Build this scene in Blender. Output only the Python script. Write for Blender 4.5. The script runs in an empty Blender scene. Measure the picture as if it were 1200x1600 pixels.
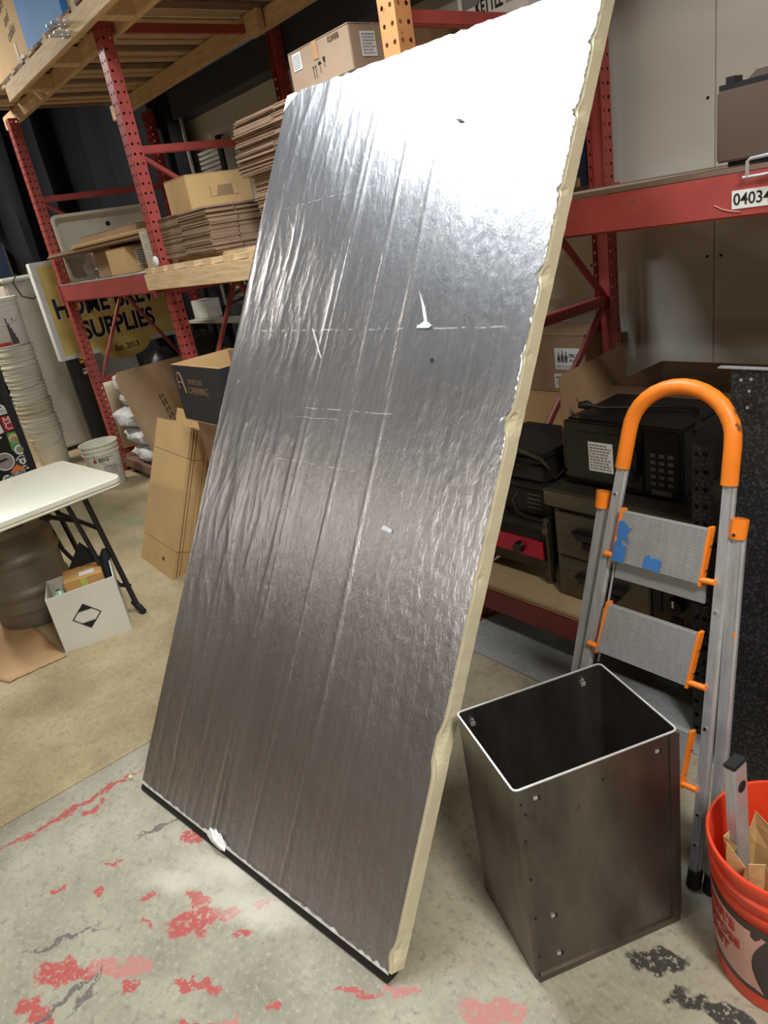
import bpy, bmesh, math, random
from mathutils import Vector, Matrix, noise
random.seed(7)
C = bpy.context.scene.collection
PI = math.pi
def V(*a): return Vector(a)

# ---------------------------------------------------------------- camera
sc = bpy.context.scene
def nrm(v): return Vector(v).normalized()
_D = nrm((491, 2687, 1107)); _L = nrm((-938, -285, 1107))       # vanishing directions in camera axes (x right, y down, z forward)
_Z = -_D; _X = -_L; _X = (_X - _Z*(_X @ _Z)).normalized(); _Y = _Z.cross(_X)
right = V(_X[0], _Y[0], _Z[0]); down = V(_X[1], _Y[1], _Z[1]); fwd = V(_X[2], _Y[2], _Z[2])
cam = bpy.data.cameras.new('camera'); camo = bpy.data.objects.new('camera', cam); C.objects.link(camo)
M = Matrix((right, -down, -fwd)).transposed().to_4x4(); M.translation = V(0, 0, 1.6479); camo.matrix_world = M
cam.sensor_fit = 'VERTICAL'; cam.sensor_height = 36; cam.lens = 1107/1600*36; cam.clip_start = .02
sc.camera = camo
# ---------------------------------------------------------------- world, light, exposure
w = bpy.data.worlds.new('world'); sc.world = w; w.use_nodes = True
w.node_tree.nodes['Background'].inputs[0].default_value = (.80, .88, 1, 1)
w.node_tree.nodes['Background'].inputs[1].default_value = .05
sc.view_settings.view_transform = 'Standard'; sc.view_settings.look = 'None'
sc.view_settings.gamma = 1; sc.view_settings.exposure = 0.80; sc.view_settings.use_curve_mapping = False
LAMPS = [  # x, y, z, size x, size y, watts, colour
    (-2.25, 1.20, 3.35, 1.25, .42, 48, (.84, .93, 1)),
    (1.2, .30, 3.35, 1.25, .42, 76, (1, .96, .90)),
    (-7.6, .45, 3.75, 1.25, .42, 72, (1, .95, .86)),
    (-2.5, -4.6, 4.5, 1.25, .42, 55, (1, .95, .86)),
    (3.0, -4.6, 4.5, 1.25, .42, 60, (1, .95, .86)),
    (-8.0, -5.6, 4.5, 1.25, .42, 40, (1, .93, .82)),
]

# ---------------------------------------------------------------- materials
def S(r, g, b):
    f = lambda c: (c/255/12.92) if c/255 <= .04045 else ((c/255+.055)/1.055)**2.4
    return (f(r), f(g), f(b), 1)
class NT:
    def __init__(s, m): m.use_nodes = True; s.t = m.node_tree; s.n = s.t.nodes; s.l = s.t.links; s.p = s.n['Principled BSDF']
    def add(s, typ, **kw):
        n = s.n.new(typ)
        for k, v in kw.items(): setattr(n, k, v)
        return n
    def math(s, op, a, b=None, c=None):
        n = s.add('ShaderNodeMath', operation=op)
        for i, x in enumerate((a, b, c)):
            if x is None: continue
            if isinstance(x, (int, float)): n.inputs[i].default_value = x
            else: s.l.new(x, n.inputs[i])
        return n.outputs[0]
    def noise(s, vec, scale, detail=3, rough=.55, dist=0):
        n = s.add('ShaderNodeTexNoise'); n.inputs['Scale'].default_value = scale; n.inputs['Detail'].default_value = detail
        n.inputs['Roughness'].default_value = rough; n.inputs['Distortion'].default_value = dist
        s.l.new(vec, n.inputs['Vector']); return n.outputs['Fac']
    def mapping(s, vec, scale=(1,1,1), loc=(0,0,0), rot=(0,0,0), typ='POINT'):
        n = s.add('ShaderNodeMapping', vector_type=typ); n.inputs['Location'].default_value = loc
        n.inputs['Rotation'].default_value = rot; n.inputs['Scale'].default_value = scale
        s.l.new(vec, n.inputs['Vector']); return n.outputs[0]
    def ramp(s, fac, stops):
        n = s.add('ShaderNodeValToRGB'); e = n.color_ramp.elements
        while len(e) < len(stops): e.new(.5)
        for k, (p, c) in enumerate(stops): e[k].position = p; e[k].color = c
        s.l.new(fac, n.inputs[0]); return n.outputs[0]
    def step(s, fac, lo, hi):
        n = s.add('ShaderNodeMapRange'); n.inputs[1].default_value = lo; n.inputs[2].default_value = hi; n.interpolation_type = 'SMOOTHSTEP'
        s.l.new(fac, n.inputs[0]); return n.outputs[0]
    def mix(s, fac, a, b):
        n = s.add('ShaderNodeMix', data_type='RGBA')
        for i, x in ((0, fac), (6, a), (7, b)):
            if isinstance(x, (int, float)): n.inputs[i].default_value = x
            elif isinstance(x, tuple): n.inputs[i].default_value = x
            else: s.l.new(x, n.inputs[i])
        return n.outputs[2]
    def bump(s, h, strength=.3, dist=.002, prev=None):
        n = s.add('ShaderNodeBump'); n.inputs['Strength'].default_value = strength; n.inputs['Distance'].default_value = dist
        s.l.new(h, n.inputs['Height'])
        if prev is not None: s.l.new(prev, n.inputs['Normal'])
        return n.outputs[0]
    def obj(s): return s.add('ShaderNodeTexCoord').outputs['Object']
    def set(s, k, v):
        i = s.p.inputs[k]
        if hasattr(v, 'links') or hasattr(v, 'is_linked'): s.l.new(v, i)
        else: i.default_value = v
MATS = {}
def mat(name, col, rough=.6, metal=0, var=.12, scale=9, stretch=(1,1,1), bump=0, bscale=70, bdist=.002, spec=.5, alpha=1, trans=0, emit=0, wear=None, wearcut=.62, wscale=12):
    m = bpy.data.materials.new(name); t = NT(m); o = t.obj(); o = t.mapping(o, stretch)
    f = t.noise(o, scale, 4)
    c0 = tuple(min(1, x*(1-var)) for x in col[:3])+(1,); c1 = tuple(min(1, x*(1+var)) for x in col[:3])+(1,)
    c = t.ramp(f, [(.3, c0), (.7, c1)])
    if wear:
        k = t.step(t.noise(o, wscale, 5, .65), wearcut, wearcut+.04); c = t.mix(k, c, wear)
    t.set('Base Color', c); t.set('Roughness', rough); t.set('Metallic', metal); t.set('Specular IOR Level', spec)
    if bump: t.set('Normal', t.bump(t.noise(o, bscale, 3), bump, bdist))
    if alpha < 1: t.set('Alpha', alpha)
    if trans: t.set('Transmission Weight', trans)
    if emit: t.set('Emission Color', col); t.set('Emission Strength', emit)
    MATS[name] = m; return m
red = mat('rack_red_paint', S(164,70,64), .45, wear=S(128,76,68), wearcut=.66, wscale=18)
redp = mat('rack_orange_worn_paint', S(205,140,88), .5, wear=S(150,105,70), wearcut=.6, wscale=14)
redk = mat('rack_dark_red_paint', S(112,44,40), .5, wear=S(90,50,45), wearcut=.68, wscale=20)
wood = mat('pine_along_x', S(216,184,138), .65, var=.2, scale=5, stretch=(1.2,14,14), bump=.15, bscale=14)
woody = mat('pine_along_y', S(206,176,134), .65, var=.2, scale=5, stretch=(14,1.2,14), bump=.15, bscale=14)
woodd = mat('weathered_pallet_wood', S(120,92,74), .75, var=.25, scale=5, stretch=(3,6,14), bump=.2, bscale=14)
chip = mat('particle_board', S(172,148,112), .8, var=.2, scale=140, bump=.2, bscale=150)
card = mat('corrugated_cardboard', S(196,160,108), .75, var=.07, scale=4, stretch=(1,1,1), bump=.06, bscale=120)
cardd = mat('old_brown_cardboard', S(150,120,90), .8, var=.12, scale=5, bump=.1, bscale=90)
cards = mat('stacked_carton_board', S(150,122,98), .8, var=.18, scale=9, stretch=(1,1,30), bump=.15, bscale=90)
cardk = mat('black_printed_cardboard', S(42,42,46), .6, var=.1)
tape = mat('packing_tape', S(176,134,92), .3, var=.08)
white = mat('white_plastic', S(226,224,214), .42, var=.05, scale=6)
tabletop = mat('table_top_plastic', S(226,220,200), .38, var=.04, scale=4, bump=.12, bscale=160, bdist=.0006, wear=S(205,196,172), wearcut=.66, wscale=7)
pail = mat('bucket_plastic', S(222,217,200), .4, var=.08, scale=7)
pailold = mat('yellowed_bucket_plastic', S(206,198,170), .45, var=.12, scale=7)
paper = mat('white_label_paper', S(222,220,214), .6, var=.03)
papergrey = mat('grey_paper_print', S(130,126,120), .7, var=.05)
ink = mat('black_ink', S(22,22,24), .6, var=.02)
inkbrown = mat('brown_ink', S(92,70,50), .7)
inkred = mat('red_ink', S(175,52,38), .6)
inkgold = mat('kraft_print', S(122,92,66), .7)
blackm = mat('black_powder_coat', S(30,31,34), .45, var=.1)
blackp = mat('black_plastic', S(20,20,22), .38, var=.1)
blackg = mat('black_gloss', S(10,10,12), .18, var=.05)
rubber = mat('black_rubber', S(18,18,18), .6)
tarpm = mat('black_tarp', S(22,24,31), .75, var=.2, scale=3, bump=.15, bscale=9, bdist=.02, spec=.25)
bagm = mat('black_bag_film', S(22,24,32), .38, var=.2, bump=.3, bscale=18, bdist=.01)
sackm = mat('woven_white_sack', S(198,198,196), .6, var=.14, scale=7, bump=.7, bscale=15, bdist=.03)
alu = mat('aluminium', S(196,196,198), .4, .6, var=.12, scale=6, stretch=(20,3,3))
aludk = mat('aluminium_grey', S(176,176,174), .45, .55, var=.1, scale=8)
steel = mat('stainless_steel', S(118,110,98), .38, .9, var=.16, scale=5, stretch=(1,1,14))
steeld = mat('greasy_steel', S(84,78,70), .4, 1, var=.3, scale=7)
irond = mat('seasoned_iron', S(52,50,50), .5, .6, var=.35, scale=12, bump=.2, bscale=60)
kegm = mat('keg_steel', S(128,122,112), .5, .45, var=.18, scale=5)
orange = mat('orange_plastic', S(238,128,30), .45, var=.1, scale=10, wear=S(130,84,45), wearcut=.665, wscale=16)
orangeb = mat('bucket_orange', S(216,66,36), .38, var=.06)
kraft = mat('kraft_paper', S(205,168,116), .7, var=.14, scale=8, bump=.25, bscale=30, bdist=.004)
foam = mat('polyiso_foam', S(214,205,172), .85, var=.06, scale=14, bump=.3, bscale=60, bdist=.002)
tornw = mat('torn_white_facer', S(236,236,232), .7, var=.04)
bluem = mat('blue_board', S(70,148,225), .6, var=.10, scale=5, spec=.25)
bluetape = mat('blue_masking_tape', S(54,110,172), .6, var=.1)
yellow = mat('sign_yellow', S(224,204,118), .5, var=.06, scale=3)
signw = mat('sign_white', S(226,226,220), .5, var=.03)
crimson = mat('crimson_enamel', S(190,26,58), .32, var=.08)
brass = mat('brass', S(212,168,70), .25, 1, var=.08)
chrome = mat('chrome', S(210,210,210), .15, 1, var=.05)
cabm = mat('cabinet_enamel', S(196,188,174), .5, var=.07, scale=3)
bluest = mat('blue_steel', S(48,62,88), .5, var=.12)
drape = mat('pale_drape', S(205,202,192), .7, var=.06, scale=3)
beige = mat('beige_plastic', S(186,172,142), .55, var=.06)
navy = mat('navy_printed_board', S(34,44,62), .55, var=.06)
greenst = mat('sticker_green', S(64,150,86), .5); darkgreen = mat('sticker_dark_green', S(24,104,66), .5)
maroon = mat('sticker_maroon', S(168,30,40), .5); orangest = mat('sticker_orange', S(232,126,64), .5)
navyst = mat('sticker_navy', S(34,36,66), .5); lime = mat('sticker_lime', S(140,160,60), .5); sand = mat('sticker_sand', S(222,182,96), .5)
greyst = mat('sticker_grey', S(150,140,138), .5); brownst = mat('sticker_brown', S(58,44,34), .5)
film = mat('clear_plastic_film', S(235,235,235), .12, trans=.9, alpha=.35)
pink = mat('bucket_label_pink', S(206,158,146), .5, var=.05)
band = mat('bucket_dark_band', S(64,52,50), .45, var=.06)
lampw = mat('lamp_housing_white', S(230,230,228), .5)
tub = mat('grey_beige_tub', S(206,198,180), .45, var=.06)

def speckled():
    m = bpy.data.materials.new('dark_galvanised_sheet'); t = NT(m); o = t.obj()
    f = t.noise(o, 130, 2, .8); g = t.noise(o, 4, 3)
    c = t.mix(t.step(f, .52, .6), S(58,58,60), S(104,104,106)); c = t.mix(t.math('MULTIPLY', g, .5), c, S(48,47,48))
    t.set('Base Color', c); t.set('Roughness', .48); t.set('Metallic', .7); return m
speck = speckled()
def galv():   # bin steel: brushed, stained, darker low down where it is rusted
    m = bpy.data.materials.new('rolled_sheet_steel'); t = NT(m); o = t.obj()
    f = t.noise(t.mapping(o, (1,1,.35)), 9, 5, .6); g = t.noise(o, 26, 4, .7)
    c = t.ramp(f, [(.3, S(80,75,68)), (.7, S(120,114,105))]); c = t.mix(t.step(g, .62, .72), c, S(96,84,72))
    t.set('Base Color', c); t.set('Metallic', .85)
    t.set('Roughness', t.math('MULTIPLY_ADD', t.noise(t.mapping(o, (1,1,.2)), 14, 4), .22, .24))
    t.set('Normal', t.bump(t.noise(t.mapping(o, (60,60,3)), 6, 2), .06, .001)); return m
binm = galv()
def foilm():
    m = bpy.data.materials.new('foil_facer'); t = NT(m); o = t.obj()
    s1 = t.noise(t.mapping(o, (26,1.4,1)), 1.5, 5, .6, .6); s2 = t.noise(t.mapping(o, (70,9,1)), 1.2, 3); s3 = t.noise(t.mapping(o, (1,.35,1)), 55, 4, .7, .4)
    st = t.noise(t.mapping(o, (40,.25,1)), 1.0, 3, .7)
    sep = t.add('ShaderNodeSeparateXYZ'); t.l.new(o, sep.inputs[0]); X, Y = sep.outputs[0], sep.outputs[1]
    wob = t.noise(o, 6, 2)
    marks = None
    for (y0, x0, x1, k, wd) in ((1.598,.07,1.11,-.022,.0022),(2.218,.37,.75,0,.0016),(2.03,.05,.55,.02,.0012),(1.18,.31,.70,-.02,.0014),(1.345,.40,.80,-.01,.0016),(1.31,.30,.62,0,.0010)):
        ln = t.math('ADD', t.math('MULTIPLY_ADD', X, k, y0), t.math('MULTIPLY_ADD', wob, .016, -.008))
        d = t.math('ABSOLUTE', t.math('SUBTRACT', Y, ln))
        a = t.math('SUBTRACT', 1, t.step(d, wd*.4, wd*1.6))
        a = t.math('MULTIPLY', a, t.math('MULTIPLY', t.step(X, x0, x0+.03), t.math('SUBTRACT', 1, t.step(X, x1-.03, x1))))
        marks = a if marks is None else t.math('MAXIMUM', marks, a)
    marks = t.math('MULTIPLY', marks, t.step(t.noise(o, 30, 3), .42, .6))
    scuff = t.math('MULTIPLY', t.step(t.noise(o, 5.5, 5, .7), .63, .72), t.step(t.noise(o, 40, 3), .45, .6))
    pits = t.math('MULTIPLY', t.step(t.noise(t.mapping(o, (1,.6,1)), 150, 2, .6), .69, .71), t.step(t.noise(o, 3.2, 2), .54, .62))
    c = t.ramp(st, [(.3, S(180,175,175)), (.7, S(196,192,193))])
    c = t.mix(t.math('MULTIPLY', scuff, .35), c, S(232,232,232)); c = t.mix(t.math('MULTIPLY', marks, .45), c, S(240,240,240)); c = t.mix(pits, c, S(60,58,54))
    t.set('Base Color', c)
    t.set('Metallic', t.math('SUBTRACT', .96, t.math('MAXIMUM', t.math('MULTIPLY', marks, .35), t.math('MAXIMUM', t.math('MULTIPLY', scuff, .3), pits))))
    t.set('Roughness', t.math('MULTIPLY_ADD', t.noise(o, 2.5, 3), .10, .27))
    b = t.bump(s3, .40, .004); b = t.bump(s1, .06, .012, b); t.set('Normal', b)
    return m
foil = foilm()
def floor_mat(name, c0, c1, c2, blobs=(), lines=()):
    m = bpy.data.materials.new(name); t = NT(m); o = t.obj()
    f = t.noise(o, 2.2, 6, .65); g = t.noise(o, 38, 4, .7); h = t.noise(o, 9, 5, .7)
    c = t.ramp(f, [(.3, c0), (.5, c1), (.72, c2)])
    c = t.mix(t.math('MULTIPLY', t.step(h, .55, .75), .45), c, c2); c = t.mix(t.math('MULTIPLY', t.step(g, .50, .72), .75), c, c0); c = t.mix(t.math('MULTIPLY', t.step(t.noise(o, 75, 4, .75), .52, .66), .65), c, c2); c = t.mix(t.math('MULTIPLY', t.step(t.noise(o, 150, 3, .7), .56, .68), .6), c, c0)
    c = t.mix(t.math('MULTIPLY', t.step(t.noise(o, 90, 2), .70, .74), .7), c, S(70,66,58))
    n1 = t.add('ShaderNodeTexNoise'); n1.inputs['Scale'].default_value = 22; n1.inputs['Detail'].default_value = 4; t.l.new(o, n1.inputs['Vector'])
    vm = t.add('ShaderNodeVectorMath', operation='SUBTRACT'); t.l.new(n1.outputs['Color'], vm.inputs[0]); vm.inputs[1].default_value = (.5,.5,.5)
    vs = t.add('ShaderNodeVectorMath', operation='SCALE'); t.l.new(vm.outputs[0], vs.inputs[0]); vs.inputs['Scale'].default_value = .09
    va = t.add('ShaderNodeVectorMath', operation='ADD'); t.l.new(o, va.inputs[0]); t.l.new(vs.outputs[0], va.inputs[1])
    flake = t.step(t.noise(o, 60, 4, .75), .40, .46)
    for colr, grp, fl in blobs:
        acc = None
        for (x, y, rx, ry, rot) in grp:
            mp = t.mapping(va.outputs[0], (rx, ry, 1), (x, y, 0), (0, 0, rot), 'TEXTURE')
            ln = t.add('ShaderNodeVectorMath', operation='LENGTH'); t.l.new(mp, ln.inputs[0])
            a = t.math('SUBTRACT', 1, t.step(ln.outputs['Value'], .75 if fl else .1, 1.0 if fl else 1.3))
            acc = a if acc is None else t.math('MAXIMUM', acc, a)
        if fl: acc = t.math('MULTIPLY', acc, flake)
        c = t.mix(t.math('MULTIPLY', acc, .92 if fl else .55), c, colr)
    t.set('Base Color', c); t.set('Roughness', t.math('MULTIPLY_ADD', f, .25, .42)); t.set('Specular IOR Level', .35)
    t.set('Normal', t.bump(g, .22, .002, t.bump(f, .2, .01))); return m

# ---------------------------------------------------------------- mesh helpers: everything is written in world coordinates
class MB:
    def __init__(s): s.v = []; s.f = []
    def add(s, vs, fs):
        k = len(s.v); s.v += [Vector(p) for p in vs]; s.f += [tuple(i+k for i in q) for q in fs]; return s
    def box(s, x0, x1, y0, y1, z0, z1, X=None):
        vs = [V(x, y, z) for z in (z0, z1) for y in (y0, y1) for x in (x0, x1)]
        if X is not None: vs = [X @ p for p in vs]
        return s.add(vs, [(0,2,3,1),(4,5,7,6),(0,1,5,4),(2,6,7,3),(0,4,6,2),(1,3,7,5)])
    def bar(s, p0, p1, w, h, up=(0,0,1)):
        p0 = V(*p0); p1 = V(*p1); d = (p1-p0); L = d.length; d.normalize(); u = V(*up)
        if abs(d @ u) > .95: u = V(0,1,0)
        a = d.cross(u).normalized(); b = a.cross(d)
        X = Matrix((a, d, b)).transposed().to_4x4(); X.translation = p0
        return s.box(-w/2, w/2, 0, L, -h/2, h/2, X)
    def tube(s, path, r, seg=10, cap=True, closed=False):
        P = [V(*p) for p in path]; n = len(P); rings = []; prev = None
        for i, p in enumerate(P):
            if closed: t = P[(i+1) % n]-P[i-1]
            else: t = P[min(i+1, n-1)]-P[max(i-1, 0)]
            t.normalize()
            if prev is None:
                a = t.orthogonal().normalized()
            else:
                a = (prev - t*(prev @ t)).normalized()
            prev = a; b = t.cross(a); rr = r[i] if isinstance(r, (list, tuple)) else r
            rings.append([p + (a*math.cos(2*PI*k/seg) + b*math.sin(2*PI*k/seg))*rr for k in range(seg)])
        vs = [q for R in rings for q in R]; fs = []
        for i in range(n if closed else n-1):
            j = (i+1) % n
            for k in range(seg): fs.append((i*seg+k, i*seg+(k+1) % seg, j*seg+(k+1) % seg, j*seg+k))
        if cap and not closed: fs += [tuple(range(seg-1, -1, -1)), tuple((n-1)*seg+k for k in range(seg))]
        return s.add(vs, fs)
    def lathe(s, c, prof, seg=32, capb=True, capt=False, X=None):
        vs = []; fs = []; n = len(prof)
        for (r, z) in prof:
            for k in range(seg):
                p = V(r*math.cos(2*PI*k/seg), r*math.sin(2*PI*k/seg), z); vs.append((X @ p) if X is not None else p + V(*c))
        for i in range(n-1):
            for k in range(seg): fs.append((i*seg+k, i*seg+(k+1) % seg, (i+1)*seg+(k+1) % seg, (i+1)*seg+k))
        if capb: fs.append(tuple(range(seg-1, -1, -1)))
        if capt: fs.append(tuple((n-1)*seg+k for k in range(seg)))
        return s.add(vs, fs)
    def prism(s, pts, o, a, b, d):      # polygon pts (2d) in the frame o + x a + y b, thickened by the vector d
        o, a, b, d = V(*o), V(*a), V(*b), V(*d); n = len(pts)
        P = [o + a*x + b*y for x, y in pts]
        return s.add(P + [p+d for p in P], [tuple(range(n-1, -1, -1)), tuple(range(n, 2*n))] + [(i, (i+1) % n, n+(i+1) % n, n+i) for i in range(n)])
W = {}
def link(o, parent): 
    C.objects.link(o)
    if parent is not None: o.parent = parent; W[o.name] = W[parent.name]
    return o
def mesh(name, mb, m, X=None, smooth=False, bevel=0, seg=2, ang=.7):
    me = bpy.data.meshes.new(name); inv = X.inverted() if X is not None else Matrix()
    me.from_pydata([inv @ p for p in mb.v], [], mb.f); me.validate(); me.update()
    bm = bmesh.new(); bm.from_mesh(me); bmesh.ops.recalc_face_normals(bm, faces=bm.faces)
    if bevel: bmesh.ops.bevel(bm, geom=[e for e in bm.edges if len(e.link_faces) == 2 and e.calc_face_angle(0) > .6], offset=bevel, segments=seg, affect='EDGES', clamp_overlap=True)
    if smooth:
        for f in bm.faces: f.smooth = True
        for e in bm.edges:
            if len(e.link_faces) == 2 and e.calc_face_angle(0) > ang: e.smooth = False
    bm.to_mesh(me); bm.free(); me.materials.append(m); return me
def thing(name, label, cat, loc=(0,0,0), X=None, group=None):
    o = bpy.data.objects.new(name, None); X = X if X is not None else Matrix.Translation(V(*loc)); o.empty_display_size = .05
    o.matrix_world = X; C.objects.link(o); W[o.name] = X; tag(o, label, cat, group); return o
def tag(o, label, cat, group=None):
    o['label'] = label; o['category'] = cat
    if group: o['group'] = group
    return o
def part(name, mb, m, parent, smooth=False, bevel=0, kind=None, label=None, seg=2):
    o = bpy.data.objects.new(name, mesh(name, mb, m, W[parent.name], smooth, bevel, seg)); link(o, parent)
    if kind: o['kind'] = kind
    if label: o['label'] = label
    return o
def single(name, mb, m, label, cat, loc, group=None, smooth=False, bevel=0, kind=None, X=None):
    X = X if X is not None else Matrix.Translation(V(*loc))
    o = bpy.data.objects.new(name, mesh(name, mb, m, X, smooth, bevel)); o.matrix_world = X; C.objects.link(o); W[o.name] = X
    tag(o, label, cat, group)
    if kind: o['kind'] = kind
    return o
def struct(name, mb, m, parent=None, smooth=False, bevel=0):
    if parent is not None: o = part(name, mb, m, parent, smooth, bevel)
    else:
        o = bpy.data.objects.new(name, mesh(name, mb, m, None, smooth, bevel)); C.objects.link(o); W[o.name] = Matrix(); o['kind'] = 'structure'
    return o
def dup(root, X, label=None, name=None):
    r = root.copy(); C.objects.link(r); r.matrix_world = X; W[r.name] = X
    if label: r['label'] = label
    def kids(a, b):
        for ch in [q for q in a.children if q is not b]:
            c = ch.copy(); C.objects.link(c); c.parent = b; W[c.name] = X; kids(ch, c)
    kids(root, r); return r
def frame(o, a, b):   # matrix with x = a, y = b, z = a x b
    a = V(*a).normalized(); b = V(*b); b = (b - a*(a @ b)).normalized(); n = a.cross(b)
    X = Matrix((a, b, n)).transposed().to_4x4(); X.translation = V(*o); return X
def textmb(txt, size, bold=0, sx=1, align='CENTER', depth=.0006, shear=0, wrap=None):
    cu = bpy.data.curves.new('t', 'FONT'); cu.body = txt; cu.size = size; cu.offset = bold*size; cu.extrude = depth/2; cu.align_x = align; cu.align_y = 'CENTER'; cu.shear = shear; cu.resolution_u = 3
    to = bpy.data.objects.new('t', cu); C.objects.link(to); dg = bpy.context.evaluated_depsgraph_get(); me = bpy.data.meshes.new_from_object(to.evaluated_get(dg))
    mb = MB(); mb.add([V(v.co.x*sx, v.co.y, v.co.z) for v in me.vertices], [tuple(p.vertices) for p in me.polygons])
    bpy.data.objects.remove(to); bpy.data.curves.remove(cu); bpy.data.meshes.remove(me); return mb
def lettering(parent, txt, size, o, a, b, m, bold=0, sx=1, align='CENTER', depth=.0006, shear=0, name='lettering'):
    mb = textmb(txt, size, bold, sx, align, depth, shear); X = frame(o, a, b); mb.v = [X @ p for p in mb.v]; return part(name, mb, m, parent)
def curved(parent, txt, size, c, rad, ang, z, m, bold=0, sx=1, align='CENTER', name='lettering', slope=0, depth=.0012):
    mb = textmb(txt, size, bold, sx, align, depth)
    mb.v = [V(*c) + V((rad(z+p.y)+p.z)*math.cos(ang+p.x/rad(z)), (rad(z+p.y)+p.z)*math.sin(ang+p.x/rad(z)), z+p.y+slope*p.x) for p in mb.v]
    return part(name, mb, m, parent)
def rect(o, a, b, w, h, t): # centred thin plate
    a = V(*a).normalized(); b = V(*b).normalized(); n = a.cross(b)
    mb = MB(); mb.prism([(-w/2,-h/2),(w/2,-h/2),(w/2,h/2),(-w/2,h/2)], V(*o)-n*t*.2, a, b, n*t); return mb
def scribble_lines(o, a, b, w, h, rows, seed=1, dens=.7, t=.0005):   # rows of small print
    rnd = random.Random(seed); a = V(*a).normalized(); b = V(*b).normalized(); n = a.cross(b); mb = MB()
    for i in range(rows):
        y = h/2-(i+.5)*h/rows; x = -w/2
        while x < w/2*(.95 if rnd.random() > .3 else .5):
            L = min(w*rnd.uniform(.05,.16), w/2-x)
            if L > 0: mb.prism([(x,y-h/rows*.28),(x+L,y-h/rows*.28),(x+L,y+h/rows*.28),(x,y+h/rows*.28)], V(*o)+n*.0003, a, b, n*t)
            x += L + w*.03*(1+rnd.random())
    return mb
Xp, Yp, Zp = (1,0,0), (0,1,0), (0,0,1); Xm, Ym = (-1,0,0), (0,-1,0)

# ================================================================ THE ROOM
YF = 1.82; YB = 2.93       # front and back post planes of the pallet rack
reds = S(176,72,68); pinks = S(186,120,112)
blobs_grey = [
 (reds, [(-1.555,.253,.085,.045,.9),(-1.60,.30,.045,.022,.4),(-1.50,.33,.05,.018,1.0),(-1.692,-.07,.075,.04,.8),(-1.64,-.02,.05,.02,1.1),(-1.505,.052,.03,.022,.2),
         (-1.376,.185,.075,.016,.55),(-1.831,.396,.05,.035,.5),(-1.196,.30,.022,.014,.5),(-1.07,.456,.075,.012,.75),(-1.606,-.141,.09,.03,.3),(-1.30,.14,.04,.01,.6),
         (-1.86,.10,.02,.014,0),(-1.93,.17,.022,.012,.8),(-1.97,.02,.018,.012,.4),(-1.73,.20,.03,.014,.9),(-1.65,.16,.03,.013,.3),(-1.42,.33,.03,.012,1.2),(-1.45,.42,.03,.010,.9),
         (-2.275,.18,.013,.25,0),(-2.29,-.06,.010,.10,0),(-2.22,.20,.012,.05,.3),(-.80,1.0,.014,.01,0)], True),
 (pinks, [(-.825,.612,.055,.03,.4),(-.784,.671,.05,.028,.6),(-1.0,.53,.05,.012,.8),(-1.22,.20,.05,.02,.6),(-1.58,.06,.10,.03,.8)], True),
 (S(46,45,44), [(-.617,.988,.075,.035,.5),(-.53,.95,.045,.03,.9),(-.44,.985,.07,.035,.2),(-.36,.90,.05,.03,.6)], True),
 (S(96,94,90), [(-1.78,-.03,.11,.008,1.15),(-1.585,-.02,.012,.07,.55),(-1.60,-.09,.008,.12,.2),(-1.94,.36,.11,.008,1.2)], True),
 (S(214,208,194), [(-1.62,.42,.22,.07,.55),(-1.45,.40,.20,.06,.5),(-1.72,.28,.12,.05,.6)], False)]
fgrey = floor_mat('concrete_grey', S(124,118,102), S(158,151,132), S(184,177,158), blobs_grey)
ftan = floor_mat('concrete_tan', S(138,123,94), S(170,152,116), S(192,176,140), [(S(120,138,112), [(-4.9,1.35,.25,.10,.3),(-4.4,1.3,.2,.08,.6)], False)])
fblue = floor_mat('concrete_blue_grey', S(120,124,126), S(150,155,158), S(172,176,178))
fdark = mat('joint_dark', S(60,56,50), .9)
floor = struct('floor', MB().box(-14,7,-9,3.4,-.2,-.012), fdark)
part('concrete_slab', MB().box(-14,-2.4,-9,3.4,-.1,0), ftan, floor)
part('concrete_slab', MB().box(-2.396,7,-9,1.632,-.1,0), fgrey, floor)
part('concrete_slab', MB().box(-2.396,7,1.636,3.4,-.1,0), fblue, floor)
wallm = mat('painted_wall_panel', S(226,223,212), .6, var=.06, scale=1.6)
wallk = mat('wall_seam_shadow', S(96,94,90), .8)
wall = struct('wall_back', MB().box(-14,7,3.165,3.4,0,4.4), wallk)
x = -6.48
while x < 6.5:
    part('wall_panel', MB().box(x+.002, x+1.217, 3.15, 3.17, 0, 2.75), wallm, wall)
    sm = MB()
    for zz in (.35,.8,1.27,1.88,2.4):
        for xx in (.03,.60,1.19): sm.box(x+xx-.005, x+xx+.005, 3.146, 3.152, zz-.005, zz+.005)
    part('screw', sm, ink, wall, kind='stuff')
    x += 1.22
uw = mat('upper_liner', S(186,204,226), .55, var=.1, scale=2)
for k in range(9): part('wall_panel', MB().box(-14+k*2.333+.004,-14+(k+1)*2.333-.004,3.14,3.17,2.86,4.2), uw, wall)
struct('trim_1', MB().box(-5.95,7,2.98,3.15,2.66,2.86), mat('dark_girt_steel', S(58,66,78), .5))
ceilm = mat('roof_liner', S(132,160,198), .55, var=.08, scale=1.5)
cl = MB(); cl.add([V(-14,3.4,4.2),V(7,3.4,4.2),V(7,-9,5.6),V(-14,-9,5.6),V(-14,3.4,4.3),V(7,3.4,4.3),V(7,-9,5.7),V(-14,-9,5.7)], [(0,1,2,3),(4,7,6,5),(0,4,5,1),(1,5,6,2),(2,6,7,3),(3,7,4,0)])
ceil = struct('ceiling', cl, ceilm)
pm = MB()
for yy in (2.2,.6,-1.0,-2.6,-4.2,-5.8,-7.4):
    zz = 4.2+(3.4-yy)*(1.4/12.4); pm.box(-14,7,yy-.04,yy+.04,zz-.2,zz-.005)
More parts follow.
